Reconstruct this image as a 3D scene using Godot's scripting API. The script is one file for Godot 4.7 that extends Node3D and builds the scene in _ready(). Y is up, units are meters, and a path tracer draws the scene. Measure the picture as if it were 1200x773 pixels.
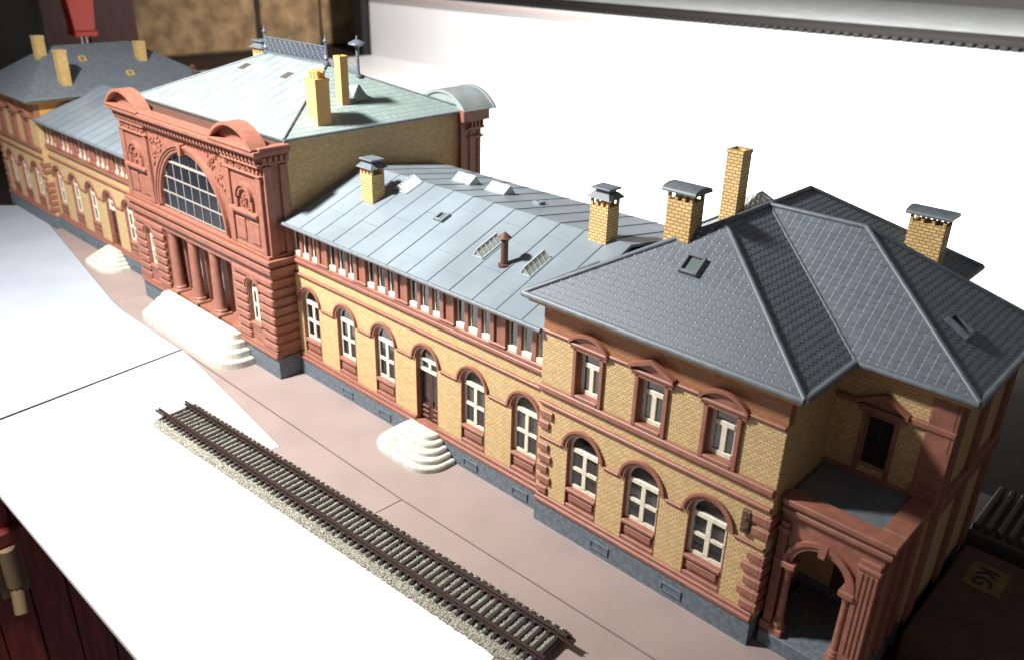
extends Node3D
# A scale model of a long brick railway station on a table of white boards, with a piece of track in front.
# Lengths below are in model units; one unit is S metres.
const S := 0.0069
var M := {}
var used := {}
var rng := RandomNumberGenerator.new()

# ---------------------------------------------------------------- mesh collector
class MB:
	var v := PackedVector3Array()
	var n := PackedVector3Array()
	var t := PackedVector2Array()
	var xf := Transform3D.IDENTITY
	func uv_of(p: Vector3, nn: Vector3) -> Vector2:
		var a := nn.abs()
		if a.x >= a.y and a.x >= a.z: return Vector2(p.z, -p.y)
		if a.y >= a.x and a.y >= a.z: return Vector2(p.x, p.z)
		return Vector2(p.x, -p.y)
	func tri3(a: Vector3, b: Vector3, c: Vector3, na: Vector3, nb: Vector3, nc: Vector3):
		var f := (b - a).cross(c - a).normalized()
		for q in [[a, na], [c, nc], [b, nb]]:
			v.append(q[0]); n.append(q[1]); t.append(uv_of(q[0], f))
	func tri(a: Vector3, b: Vector3, c: Vector3):
		a = xf * a; b = xf * b; c = xf * c
		var f := (b - a).cross(c - a).normalized()
		tri3(a, b, c, f, f, f)
	func quad(a, b, c, d):
		tri(a, b, c); tri(a, c, d)
	func box(x0: float, x1: float, y0: float, y1: float, z0: float, z1: float, b := 0.0):
		if b <= 0.0:
			var p := func(i, j, k): return Vector3(x1 if i else x0, y1 if j else y0, z1 if k else z0)
			quad(p.call(0,0,1), p.call(1,0,1), p.call(1,1,1), p.call(0,1,1))
			quad(p.call(1,0,0), p.call(0,0,0), p.call(0,1,0), p.call(1,1,0))
			quad(p.call(1,0,1), p.call(1,0,0), p.call(1,1,0), p.call(1,1,1))
			quad(p.call(0,0,0), p.call(0,0,1), p.call(0,1,1), p.call(0,1,0))
			quad(p.call(0,1,1), p.call(1,1,1), p.call(1,1,0), p.call(0,1,0))
			quad(p.call(0,0,0), p.call(1,0,0), p.call(1,0,1), p.call(0,0,1))
			return
		var lo := Vector3(x0, y0, z0); var hi := Vector3(x1, y1, z1)
		var cen := (lo + hi) / 2; var h := (hi - lo) / 2
		# faces inset by b, joined by chamfers
		for ax in 3:
			for s in [-1.0, 1.0]:
				var u := (ax + 1) % 3; var w := (ax + 2) % 3
				var q := []
				for c in [[-1, -1], [1, -1], [1, 1], [-1, 1]]:
					var p := cen; p[ax] += s * h[ax]; p[u] += c[0] * (h[u] - b); p[w] += c[1] * (h[w] - b); q.append(p)
				if s > 0: quad(q[0], q[1], q[2], q[3])
				else: quad(q[3], q[2], q[1], q[0])
		for ax in 3:
			var u := (ax + 1) % 3; var w := (ax + 2) % 3
			for su in [-1.0, 1.0]:
				for sw in [-1.0, 1.0]:
					var q := []
					for c in [[-1, 0], [1, 0], [1, 1], [-1, 1]]:
						var p := cen; p[ax] += c[0] * (h[ax] - b)
						p[u] += su * (h[u] - (0.0 if c[1] == 0 else b)); p[w] += sw * (h[w] - (b if c[1] == 0 else 0.0)); q.append(p)
					if su * sw > 0: quad(q[0], q[1], q[2], q[3])
					else: quad(q[3], q[2], q[1], q[0])
		for sx in [-1.0, 1.0]:
			for sy in [-1.0, 1.0]:
				for sz in [-1.0, 1.0]:
					var a := cen + Vector3(sx * h.x, sy * (h.y - b), sz * (h.z - b))
					var bb := cen + Vector3(sx * (h.x - b), sy * h.y, sz * (h.z - b))
					var c := cen + Vector3(sx * (h.x - b), sy * (h.y - b), sz * h.z)
					if sx * sy * sz > 0: tri(a, bb, c)
					else: tri(c, bb, a)
	func ext(poly: PackedVector2Array, z0: float, z1: float):   # a polygon in x and y drawn out along z
		if Geometry2D.is_polygon_clockwise(poly): poly.reverse()
		var ix := Geometry2D.triangulate_polygon(poly)
		for i in range(0, ix.size(), 3):
			var a := poly[ix[i]]; var b := poly[ix[i + 1]]; var c := poly[ix[i + 2]]
			if (b - a).cross(c - a) < 0:
				var k := b; b = c; c = k
			tri(Vector3(a.x, a.y, z1), Vector3(b.x, b.y, z1), Vector3(c.x, c.y, z1))
			tri(Vector3(a.x, a.y, z0), Vector3(c.x, c.y, z0), Vector3(b.x, b.y, z0))
		for i in poly.size():
			var a := poly[i]; var b := poly[(i + 1) % poly.size()]
			quad(Vector3(a.x, a.y, z0), Vector3(b.x, b.y, z0), Vector3(b.x, b.y, z1), Vector3(a.x, a.y, z1))
	func slab(p: Array, th: float):   # a flat convex polygon (seen anticlockwise from outside) with thickness th below
		var f: Vector3 = (p[1] - p[0]).cross(p[2] - p[0]).normalized() * th
		for i in range(1, p.size() - 1):
			tri(p[0], p[i], p[i + 1]); tri(p[0] - f, p[i + 1] - f, p[i] - f)
		for i in p.size():
			var a: Vector3 = p[i]; var b: Vector3 = p[(i + 1) % p.size()]
			quad(a - f, b - f, b, a)
	func ring(cx: float, cy: float, r0: float, r1: float, z0: float, z1: float, a0 := 0.0, a1 := PI, seg := 14):   # part of a flat ring, drawn out along z
		for i in seg:
			var t0 := a0 + (a1 - a0) * i / seg; var t1 := a0 + (a1 - a0) * (i + 1) / seg
			var d0 := Vector2(cos(t0), sin(t0)); var d1 := Vector2(cos(t1), sin(t1))
			var P := func(d, r, z): return Vector3(cx + d.x * r, cy + d.y * r, z)
			quad(P.call(d0, r0, z1), P.call(d0, r1, z1), P.call(d1, r1, z1), P.call(d1, r0, z1))
			quad(P.call(d1, r0, z0), P.call(d1, r1, z0), P.call(d0, r1, z0), P.call(d0, r0, z0))
			quad(P.call(d0, r1, z1), P.call(d0, r1, z0), P.call(d1, r1, z0), P.call(d1, r1, z1))
			quad(P.call(d0, r0, z0), P.call(d0, r0, z1), P.call(d1, r0, z1), P.call(d1, r0, z0))
			if i == 0: quad(P.call(d0, r0, z0), P.call(d0, r1, z0), P.call(d0, r1, z1), P.call(d0, r0, z1))
			if i == seg - 1: quad(P.call(d1, r0, z1), P.call(d1, r1, z1), P.call(d1, r1, z0), P.call(d1, r0, z0))
	func lathe(base: Vector3, prof: Array, seg := 14):
		for k in prof.size() - 1:
			var r0: float = prof[k][0]; var y0: float = prof[k][1]; var r1: float = prof[k + 1][0]; var y1: float = prof[k + 1][1]
			var sl := Vector2(y1 - y0, r0 - r1).normalized()
			for i in seg:
				var a0 := TAU * i / seg; var a1 := TAU * (i + 1) / seg
				var c0 := Vector3(cos(a0), 0, -sin(a0)); var c1 := Vector3(cos(a1), 0, -sin(a1))
				var p00 := xf * (base + c0 * r0 + Vector3(0, y0, 0)); var p01 := xf * (base + c1 * r0 + Vector3(0, y0, 0))
				var p10 := xf * (base + c0 * r1 + Vector3(0, y1, 0)); var p11 := xf * (base + c1 * r1 + Vector3(0, y1, 0))
				var n0 := xf.basis * (c0 * sl.x + Vector3(0, sl.y, 0)); var n1 := xf.basis * (c1 * sl.x + Vector3(0, sl.y, 0))
				if r0 > 0.0: tri3(p00, p01, p11, n0, n1, n1)
				if r1 > 0.0: tri3(p00, p11, p10, n0, n1, n0)
	func bar(a: Vector3, b: Vector3, r: float, seg := 8):
		var d := (b - a).normalized()
		var u := d.cross(Vector3.UP if absf(d.y) < 0.9 else Vector3.RIGHT).normalized(); var w := d.cross(u)
		for i in seg:
			var t0 := TAU * i / seg; var t1 := TAU * (i + 1) / seg
			var o0 := u * cos(t0) + w * sin(t0); var o1 := u * cos(t1) + w * sin(t1)
			var q := [xf * (a + o0 * r), xf * (a + o1 * r), xf * (b + o1 * r), xf * (b + o0 * r)]
			var n0 := xf.basis * o0; var n1 := xf.basis * o1
			tri3(q[0], q[1], q[2], n0, n1, n1); tri3(q[0], q[2], q[3], n0, n1, n0)
			tri(a, a + o1 * r, a + o0 * r); tri(b, b + o0 * r, b + o1 * r)
	func mesh() -> ArrayMesh:
		var p := PackedVector3Array()
		for q in v: p.append(q * 0.0069)
		var arr := []; arr.resize(Mesh.ARRAY_MAX)
		arr[Mesh.ARRAY_VERTEX] = p; arr[Mesh.ARRAY_NORMAL] = n; arr[Mesh.ARRAY_TEX_UV] = t
		var m := ArrayMesh.new()
		m.add_surface_from_arrays(Mesh.PRIMITIVE_TRIANGLES, arr)
		return m

# ---------------------------------------------------------------- scene helpers
func numbered(called: String) -> String:
	var k: int = used.get(called, 0)
	used[called] = k + 1
	return called if k == 0 else "%s_%03d" % [called, k]
func thing(called: String, label: String, category: String, at := Vector3.ZERO, group := "") -> Node3D:
	var o := Node3D.new(); o.name = numbered(called); add_child(o)
	o.position = at * S
	o.set_meta("label", label); o.set_meta("category", category)
	if group != "": o.set_meta("group", group)
	return o
func inst(called: String, m: Mesh, mat: Material, parent: Node, at := Vector3.ZERO, basis := Basis.IDENTITY) -> MeshInstance3D:
	var o := MeshInstance3D.new(); o.name = called; o.mesh = m; o.material_override = mat
	o.transform = Transform3D(basis, at * S)
	parent.add_child(o, true)
	return o
func obj(called: String, mb: MB, mat: Material, parent: Node, at := Vector3.ZERO) -> MeshInstance3D:
	return inst(called, mb.mesh(), mat, parent, at)
func bx(called: String, parent: Node, mat: Material, x0, x1, y0, y1, z0, z1, b := 0.0) -> MeshInstance3D:
	var mb := MB.new(); mb.box(x0, x1, y0, y1, z0, z1, b)
	return obj(called, mb, mat, parent)
func struct(called: String, mb: MB, mat: Material) -> MeshInstance3D:
	var o := obj(numbered(called), mb, mat, self)
	o.set_meta("kind", "structure")
	return o

# ---------------------------------------------------------------- textures and materials
func noise(freq: float, sd: int, oct := 3) -> FastNoiseLite:
	var f := FastNoiseLite.new(); f.noise_type = FastNoiseLite.TYPE_SIMPLEX_SMOOTH
	f.frequency = freq; f.seed = sd; f.fractal_octaves = oct
	return f
func tex(img: Image) -> ImageTexture:
	img.generate_mipmaps()
	return ImageTexture.create_from_image(img)
func mottle(size: int, freq: float, sd: int, lo: float, hi: float, speck := 0.0, tint := Vector3.ONE) -> ImageTexture:
	var f := noise(freq, sd, 4)
	var src := f.get_seamless_image(size, size)
	var r := RandomNumberGenerator.new(); r.seed = sd
	var img := Image.create(size, size, false, Image.FORMAT_RGB8)
	for y in size:
		for x in size:
			var k := lerpf(lo, hi, src.get_pixel(x, y).r) + r.randf_range(-speck, speck)
			img.set_pixel(x, y, Color(k, lerpf(k, k * tint.y, 1.0 - k), lerpf(k, k * tint.z, 1.0 - k)))
	return tex(img)
func bricks(cols: int, rows: int, px: int, face: Color, joint: Color, gap: float, vary: float, sd: int, stagger := true) -> Array:
	var r := RandomNumberGenerator.new(); r.seed = sd
	var tone := []
	for i in cols * rows: tone.append(1.0 + r.randf_range(-vary, vary))
	var img := Image.create(px, px, false, Image.FORMAT_RGB8); var hgt := Image.create(px, px, false, Image.FORMAT_RGB8)
	for y in px:
		var row := int(float(y) / px * rows); var fy := float(y) / px * rows - row
		for x in px:
			var gx := float(x) / px * cols + (0.5 if stagger and row % 2 else 0.0)
			var col := int(gx) % cols; var fx := gx - floorf(gx)
			var e := minf(minf(fx, 1.0 - fx) * 2.0, minf(fy, 1.0 - fy))
			var k := smoothstep(gap * 0.5, gap, e)
			var c: Color = joint.lerp(face * float(tone[row * cols + col]), k)
			var g := r.randf_range(0.96, 1.04)
			img.set_pixel(x, y, Color(c.r * g, c.g * g, c.b * g)); hgt.set_pixel(x, y, Color(k, k, k))
	var nm: Image = hgt.duplicate(); nm.bump_map_to_normal_map(4.0)
	return [tex(img), tex(nm)]
func mat(c: Color, rough := 0.6, t: Texture2D = null, sc := 1.0, spec := 0.5) -> StandardMaterial3D:
	var m := StandardMaterial3D.new()
	m.albedo_color = c; m.roughness = rough; m.metallic_specular = spec
	if t:
		m.albedo_texture = t; m.uv1_scale = Vector3(sc, sc, sc)
	return m
func make_materials():
	var fine := mottle(256, 0.02, 3, 0.82, 1.0, 0.03)
	var spots := mottle(256, 0.035, 8, 0.74, 1.0, 0.05)
	var b := bricks(8, 16, 512, Color(0.775, 0.675, 0.49), Color(0.65, 0.53, 0.37), 0.18, 0.07, 5)
	M.brick = mat(Color.WHITE, 0.62, b[0], 1.0 / 3.3)
	M.brick.normal_enabled = true; M.brick.normal_texture = b[1]; M.brick.normal_scale = 0.8
	b = bricks(8, 16, 512, Color(0.61, 0.425, 0.29), Color(0.54, 0.36, 0.235), 0.16, 0.06, 6)
	M.brown_brick = mat(Color.WHITE, 0.62, b[0], 1.0 / 3.3)
	M.brown_brick.normal_enabled = true; M.brown_brick.normal_texture = b[1]; M.brown_brick.normal_scale = 0.5
	b = bricks(6, 12, 256, Color(0.83, 0.72, 0.50), Color(0.67, 0.51, 0.32), 0.18, 0.07, 9)
	M.chimney = mat(Color.WHITE, 0.6, b[0], 1.0 / 3.0)
	M.chimney.normal_enabled = true; M.chimney.normal_texture = b[1]
	M.chimney_orange = mat(Color(0.82, 0.65, 0.41), 0.5)
	M.chimney_plain = mat(Color(0.81, 0.68, 0.44), 0.6, fine, 0.2)
	M.side_brick = mat(Color(0.80, 0.585, 0.29), 0.6)
	M.terra = mat(Color(0.60, 0.395, 0.33), 0.5, fine, 0.17)
	M.plinth = mat(Color(0.42, 0.465, 0.505), 0.65, spots, 0.2)
	M.slate = mat(Color(0.42, 0.455, 0.488), 0.40, fine, 0.23)
	M.slate_edge = mat(Color(0.56, 0.60, 0.65), 0.45)
	M.roof_glass = mat(Color(0.36, 0.40, 0.40), 0.3)
	M.eaves_shade = mat(Color(0.20, 0.18, 0.165), 0.7)  # dark tone painting the shadow in the gap under the hall eaves
	M.slate_pale = mat(Color(0.74, 0.77, 0.80), 0.5, fine, 0.3)  # pale grey for glazing bars and for the painted glints on roof studs
	b = bricks(10, 14, 512, Color(0.545, 0.61, 0.60), Color(0.43, 0.485, 0.48), 0.10, 0.04, 12, false)
	M.slate_small = mat(Color.WHITE, 0.42, b[0], 1.0 / 6.0)
	M.slate_small.normal_enabled = true; M.slate_small.normal_texture = b[1]; M.slate_small.normal_scale = 0.5
	M.sheet = mat(Color(0.51, 0.555, 0.59), 0.38, mottle(256, 0.012, 14, 0.84, 1.0, 0.015), 0.03)
	M.sheet_pale = mat(Color(0.57, 0.61, 0.615), 0.40, fine, 0.06)
	M.seam = mat(Color(0.40, 0.45, 0.49), 0.5, fine, 0.3)
	M.gutter = mat(Color(0.44, 0.475, 0.50), 0.5, fine, 0.2)
	M.cream = mat(Color(0.90, 0.875, 0.79), 0.5, fine, 0.3)
	M.steps = mat(Color(0.80, 0.80, 0.755), 0.55, fine, 0.15)
	M.door = mat(Color(0.36, 0.20, 0.14), 0.5, fine, 0.3)
	M.dark = mat(Color(0.10, 0.085, 0.08), 0.8)
	M.iron = mat(Color(0.33, 0.36, 0.40), 0.45)
	M.rust = mat(Color(0.40, 0.27, 0.22), 0.6, spots, 0.4)
	M.curtain = mat(Color(0.56, 0.53, 0.50), 0.8)
	M.glass = mat(Color(0.14, 0.16, 0.18, 0.3), 0.05)
	M.glass.transparency = BaseMaterial3D.TRANSPARENCY_ALPHA
	M.dark_glass = mat(Color(0.13, 0.15, 0.19, 0.6), 0.08)
	M.dark_glass.transparency = BaseMaterial3D.TRANSPARENCY_ALPHA
	M.rooflight = mat(Color(0.74, 0.76, 0.73, 0.8), 0.2)
	M.rooflight.transparency = BaseMaterial3D.TRANSPARENCY_ALPHA
	M.rail = mat(Color(0.27, 0.20, 0.19), 0.38, spots, 0.3); M.rail.metallic = 0.3
	M.sleeper = mat(Color(0.17, 0.15, 0.135), 0.7, spots, 0.4)
	var gv := mottle(512, 0.12, 21, 0.35, 1.25, 0.2, Vector3(1, 0.95, 0.8))
	M.ballast = mat(Color(0.66, 0.655, 0.615), 0.9, gv, 0.09)
	M.stone_tan = mat(Color(0.58, 0.55, 0.47), 0.9)
	M.stone_pale = mat(Color(0.70, 0.705, 0.675), 0.9)
	M.ballast.heightmap_enabled = false
	var gi := noise(0.16, 21, 4).get_seamless_image(512, 512); gi.convert(Image.FORMAT_RGB8); gi.bump_map_to_normal_map(6.0)
	M.ballast.normal_enabled = true; M.ballast.normal_texture = tex(gi); M.ballast.normal_scale = 1.2
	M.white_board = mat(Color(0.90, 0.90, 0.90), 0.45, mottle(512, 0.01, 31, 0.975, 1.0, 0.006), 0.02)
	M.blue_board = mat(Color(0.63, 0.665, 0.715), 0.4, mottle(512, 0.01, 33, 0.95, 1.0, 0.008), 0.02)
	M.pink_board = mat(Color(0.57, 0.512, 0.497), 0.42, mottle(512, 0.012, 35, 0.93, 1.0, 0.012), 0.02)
	M.wall_white = mat(Color(0.90, 0.90, 0.91), 0.4, mottle(512, 0.008, 37, 0.975, 1.0, 0.006), 0.01)
	M.ledge = mat(Color(0.66, 0.60, 0.59), 0.45)
	M.far_rail = mat(Color(0.085, 0.075, 0.075), 0.5)
	M.shelf = mat(Color(0.80, 0.82, 0.83), 0.4, mottle(256, 0.02, 39, 0.85, 1.0, 0.01), 0.02)
	M.clay = mat(Color(0.66, 0.54, 0.40), 0.85, mottle(512, 0.02, 41, 0.62, 1.0, 0.04, Vector3(1, 0.95, 0.85)), 0.012)
	M.mortar = mat(Color(0.16, 0.14, 0.13), 0.9)
	# wood with streaks
	var wi := Image.create(256, 256, false, Image.FORMAT_RGB8); var wn := noise(0.02, 51, 4)
	for y in 256:
		for x in 256:
			var k := 0.75 + 0.25 * wn.get_noise_2d(x * 5.0, y * 0.4) + 0.06 * wn.get_noise_2d(x * 30.0, y * 3.0)
			wi.set_pixel(x, y, Color(k, k, k))
	M.brown_wood = mat(Color(0.36, 0.165, 0.125), 0.55, tex(wi), 0.04)
	M.red_wood = mat(Color(0.58, 0.20, 0.155), 0.5, tex(wi), 0.05)
	M.dark_wood = mat(Color(0.17, 0.10, 0.085), 0.6, tex(wi), 0.03)
	M.black = mat(Color(0.035, 0.03, 0.032), 0.7)
	M.red_plastic = mat(Color(0.80, 0.21, 0.12), 0.35)
	M.steel = mat(Color(0.55, 0.55, 0.56), 0.35); M.steel.metallic = 0.8
	M.brass = mat(Color(0.45, 0.37, 0.28), 0.5)
	M.card = mat(Color(0.36, 0.25, 0.17), 0.85, spots, 0.06)
	M.tag = mat(Color(0.48, 0.38, 0.20), 0.8, fine, 0.1)
	M.grey_plastic = mat(Color(0.31, 0.29, 0.27), 0.6, fine, 0.1)
	M.ink = mat(Color(0.06, 0.05, 0.05), 0.7)

# ---------------------------------------------------------------- shared building pieces
# a wall in the x-y plane with openings [centre, half width, foot, spring or head, arched]
func wall_mesh(mb: MB, x0: float, x1: float, y0: float, y1: float, zb: float, zf: float, ops: Array):
	var x := x0
	for o in ops:
		var xl: float = o[0] - o[1]; var xr: float = o[0] + o[1]
		if xl > x: mb.box(x, xl, y0, y1, zb, zf)
		if o[2] > y0: mb.box(xl, xr, y0, o[2], zb, zf)
		if o[4]:
			var p := PackedVector2Array([Vector2(xl, y1)])
			for i in 17:
				var a := PI - PI * i / 16.0
				p.append(Vector2(o[0] + cos(a) * o[1], o[3] + sin(a) * o[1]))
			p.append(Vector2(xr, y1))
			mb.ext(p, zb, zf)
		elif o[3] < y1: mb.box(xl, xr, o[3], y1, zb, zf)
		x = xr
	if x < x1: mb.box(x, x1, y0, y1, zb, zf)

# meshes of an arched four-light window: foot of the frame at y 0, middle at x 0, front at z 0
var arch_frame: Mesh; var arch_pane: Mesh; var arch_curtain: Mesh
func make_arch_window(hw: float, spring: float, called: String) -> Array:
	var f := MB.new()
	f.box(-hw, -hw + 0.26, 0, spring, -0.16, 0); f.box(hw - 0.26, hw, 0, spring, -0.16, 0)
	f.box(-hw + 0.26, hw - 0.26, 0, 0.3, -0.16, 0.0)
	f.ring(0, spring, hw - 0.2, hw, -0.16, 0)
	f.box(-hw + 0.2, hw - 0.2, spring - 0.34, spring + 0.06, -0.16, 0.08, 0.03)
	f.box(-0.19, 0.19, 0.3, spring - 0.34, -0.16, 0.05, 0.03)
	f.box(-hw + 0.26, -0.19, spring * 0.5 - 0.16, spring * 0.5 + 0.12, -0.16, 0.03); f.box(0.19, hw - 0.26, spring * 0.5 - 0.16, spring * 0.5 + 0.12, -0.16, 0.03)
	var g := MB.new()
	var p := PackedVector2Array([Vector2(-hw + 0.1, 0.1), Vector2(hw - 0.1, 0.1)])
	for i in 13:
		var a := PI * i / 12.0
		p.append(Vector2(cos(a) * (hw - 0.1), spring + sin(a) * (hw - 0.1)))
	g.ext(p, -0.1, -0.07)
	var c := MB.new()
	var q := PackedVector2Array([Vector2(-hw + 0.05, spring * 0.5), Vector2(hw - 0.05, spring * 0.5)])
	for i in 13:
		var a := PI * i / 12.0
		q.append(Vector2(cos(a) * (hw - 0.05), spring + sin(a) * (hw - 0.05)))
	c.ext(q, -0.34, -0.28)
	return [f.mesh(), g.mesh(), c.mesh()]
func put_window(parent: Node, w: Array, at: Vector3, curtain := false) -> Node3D:
	var o := inst("window", w[0], M.cream, parent, at)
	inst("pane", w[1], M.glass, o)
	if curtain: inst("curtain", w[2], M.curtain, o)
	return o

# trim of one arched opening: jamb linings, archivolt, sill and panel below
func arch_trim(t: Node, xc: float, hw: float, foot: float, sill: float, spring: float, z: float, ring: float):
	var j := MB.new()
	j.box(xc - hw, xc - hw + 0.06, foot, spring, z - 0.75, z + 0.03); j.box(xc + hw - 0.06, xc + hw, foot, spring, z - 0.75, z + 0.03)
	j.ring(xc, spring, hw - 0.06, hw + 0.02, z - 0.75, z + 0.03)
	obj("jamb_lining", j, M.terra, t)
	var a := MB.new()
	a.ring(xc, spring, hw + 0.02, hw + ring * 0.6, z - 0.1, z + 0.12, 0, PI, 18); a.ring(xc, spring, hw + ring * 0.6, hw + ring, z - 0.1, z + 0.24, 0, PI, 18)
	obj("archivolt", a, M.terra, t)
	if sill > foot + 0.2:
		var s := MB.new()
		s.box(xc - hw + 0.06, xc + hw - 0.06, sill - 0.3, sill, z - 0.6, z + 0.12, 0.05)
		obj("window_sill", s, M.terra, t)
		var p := MB.new()
		p.box(xc - hw + 0.06, xc + hw - 0.06, foot, sill - 0.3, z - 0.7, z - 0.2)
		p.box(xc - hw + 0.3, xc + hw - 0.3, foot + (sill - foot) * 0.36, sill - 0.5, z - 0.2, z - 0.02, 0.07)
		p.box(xc - hw + 0.06, xc + hw - 0.06, foot, foot + 0.35, z - 0.2, z + 0.02, 0.05)
		obj("apron_panel", p, M.terra, t)
func plinth_vent(t: Node, xc: float, yc: float, z: float):
	var v := MB.new()
	var w := 0.85; var h := 0.36
	v.box(xc - w, xc + w, yc + h - 0.1, yc + h, z, z + 0.1); v.box(xc - w, xc + w, yc - h, yc - h + 0.1, z, z + 0.1)
	v.box(xc - w, xc - w + 0.1, yc - h + 0.1, yc + h - 0.1, z, z + 0.1); v.box(xc + w - 0.1, xc + w, yc - h + 0.1, yc + h - 0.1, z, z + 0.1)
	for i in 4: v.box(xc - w + 0.1, xc + w - 0.1, yc - h + 0.16 + i * 0.13, yc - h + 0.2 + i * 0.13, z, z + 0.05)
	obj("vent_grille", v, M.plinth, t)
func moulding(called: String, t: Node, x0: float, x1: float, steps: Array, zb: float):   # steps: [y0, y1, z]
	var m := MB.new()
	for s in steps: m.box(x0 - (s[2] if s.size() > 3 else 0.0), x1, s[0], s[1], zb, s[2], minf(0.06, (s[1] - s[0]) * 0.3))
	return obj(called, m, M.terra, t)

# chimneys: kind "tall" plain, "barrel" with a vaulted grey cap on pierced walls, "double" with two stacked caps
func chimney(t: Node, at: Vector3, w: float, d: float, h: float, kind: String, mt: Material, bury := 1.6):
	var c := Node3D.new(); c.name = "chimney"; c.position = at * S; t.add_child(c, true)
	var s := MB.new()
	if kind == "tall":
		s.box(-w / 2, w / 2, -bury, h - 0.3, -d / 2, d / 2)
		var o := 0.16
		s.box(-w / 2 - 0.05, -w / 2 + o, h - 0.3, h, -d / 2 - 0.05, d / 2 + 0.05); s.box(w / 2 - o, w / 2 + 0.05, h - 0.3, h, -d / 2 - 0.05, d / 2 + 0.05)
		s.box(-w / 2 + o, w / 2 - o, h - 0.3, h, d / 2 - o, d / 2 + 0.05); s.box(-w / 2 + o, w / 2 - o, h - 0.3, h, -d / 2 - 0.05, -d / 2 + o)
		obj("stack", s, mt, c)
		return
	var ph := 0.62
	var yh := h - ph
	s.box(-w / 2, w / 2, -bury, yh, -d / 2, d / 2)
	var nx := 3
	for i in nx + 1:
		var px := -w / 2 + i * (w - 0.22) / nx
		for z in [[-d / 2, -d / 2 + 0.22], [d / 2 - 0.22, d / 2]]: s.box(px, px + 0.22, yh, h, z[0], z[1])
	obj("stack", s, mt, c)
	if kind == "barrel":
		var p := PackedVector2Array()
		for i in 11:
			var a := PI * i / 10.0
			p.append(Vector2(cos(a) * (d / 2 + 0.32), h + sin(a) * 0.36 + 0.06))
		p.append(Vector2(-d / 2 - 0.32, h - 0.06)); p.append(Vector2(d / 2 + 0.32, h - 0.06))
		var k := MB.new(); k.xf = Transform3D(Basis(Vector3.UP, PI / 2), Vector3.ZERO)
		k.ext(p, -w / 2 - 0.34, w / 2 + 0.34)
		obj("cap", k, M.slate, c)
	else:
		var k := MB.new(); var e := 0.3
		var lo := [Vector3(-w / 2 - e, h, d / 2 + e), Vector3(w / 2 + e, h, d / 2 + e), Vector3(w / 2 + e, h, -d / 2 - e), Vector3(-w / 2 - e, h, -d / 2 - e)]
		var hi := [Vector3(-w / 2 + 0.1, h + 0.42, d / 2 - 0.1), Vector3(w / 2 - 0.1, h + 0.42, d / 2 - 0.1), Vector3(w / 2 - 0.1, h + 0.42, -d / 2 + 0.1), Vector3(-w / 2 + 0.1, h + 0.42, -d / 2 + 0.1)]
		for i in 4: k.quad(lo[i], lo[(i + 1) % 4], hi[(i + 1) % 4], hi[i])
		k.quad(hi[0], hi[1], hi[2], hi[3]); k.quad(lo[3], lo[2], lo[1], lo[0])
		obj("cap", k, M.slate, c)
		var u := MB.new()
		u.box(-w / 2 + 0.25, w / 2 - 0.25, h + 0.42, h + 0.66, -d / 2 + 0.25, d / 2 - 0.25)
		u.box(-w / 2 - 0.08, w / 2 + 0.08, h + 0.66, h + 0.84, -d / 2 - 0.05, d / 2 + 0.05, 0.06)
		obj("cowl", u, M.slate, c)
func pipe_vent(t: Node, at: Vector3, h: float, mt: Material):
	var m := MB.new()
	m.lathe(at, [[0.5, -0.25], [0.5, 0.08], [0.3, 0.12], [0.3, h - 0.62], [0.36, h - 0.6], [0.36, h - 0.5], [0.58, h - 0.5], [0.0, h]], 14)
	return obj("pipe_vent", m, mt, t)
# a glazed saddle-shaped rooflight; basis y is the roof's normal, x runs up the slope
func rooflight(t: Node, at: Vector3, basis: Basis, l: float, w: float, h: float):
	var o := Node3D.new(); o.name = "rooflight"; o.transform = Transform3D(basis, at * S); t.add_child(o, true)
	var b := MB.new(); b.box(-l / 2 - 0.15, l / 2 + 0.15, -0.1, 0.12, -w / 2 - 0.15, w / 2 + 0.15, 0.04)
	obj("kerb", b, M.sheet_pale, o)
	var g := MB.new()
	g.quad(Vector3(-l / 2, 0.12, w / 2), Vector3(l / 2, 0.12, w / 2), Vector3(l / 2, h, 0), Vector3(-l / 2, h, 0))
	g.quad(Vector3(l / 2, 0.12, -w / 2), Vector3(-l / 2, 0.12, -w / 2), Vector3(-l / 2, h, 0), Vector3(l / 2, h, 0))
	g.tri(Vector3(l / 2, 0.12, w / 2), Vector3(l / 2, 0.12, -w / 2), Vector3(l / 2, h, 0)); g.tri(Vector3(-l / 2, 0.12, -w / 2), Vector3(-l / 2, 0.12, w / 2), Vector3(-l / 2, h, 0))
	obj("glazing", g, M.rooflight, o)
	var r := MB.new()
	for i in 6:
		var x := -l / 2 + l * i / 5.0
		r.bar(Vector3(x, 0.12, w / 2), Vector3(x, h, 0), 0.06, 5); r.bar(Vector3(x, 0.12, -w / 2), Vector3(x, h, 0), 0.06, 5)
	r.bar(Vector3(-l / 2, h, 0), Vector3(l / 2, h, 0), 0.06, 5)
	obj("glazing_bars", r, M.slate_pale, o)
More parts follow.
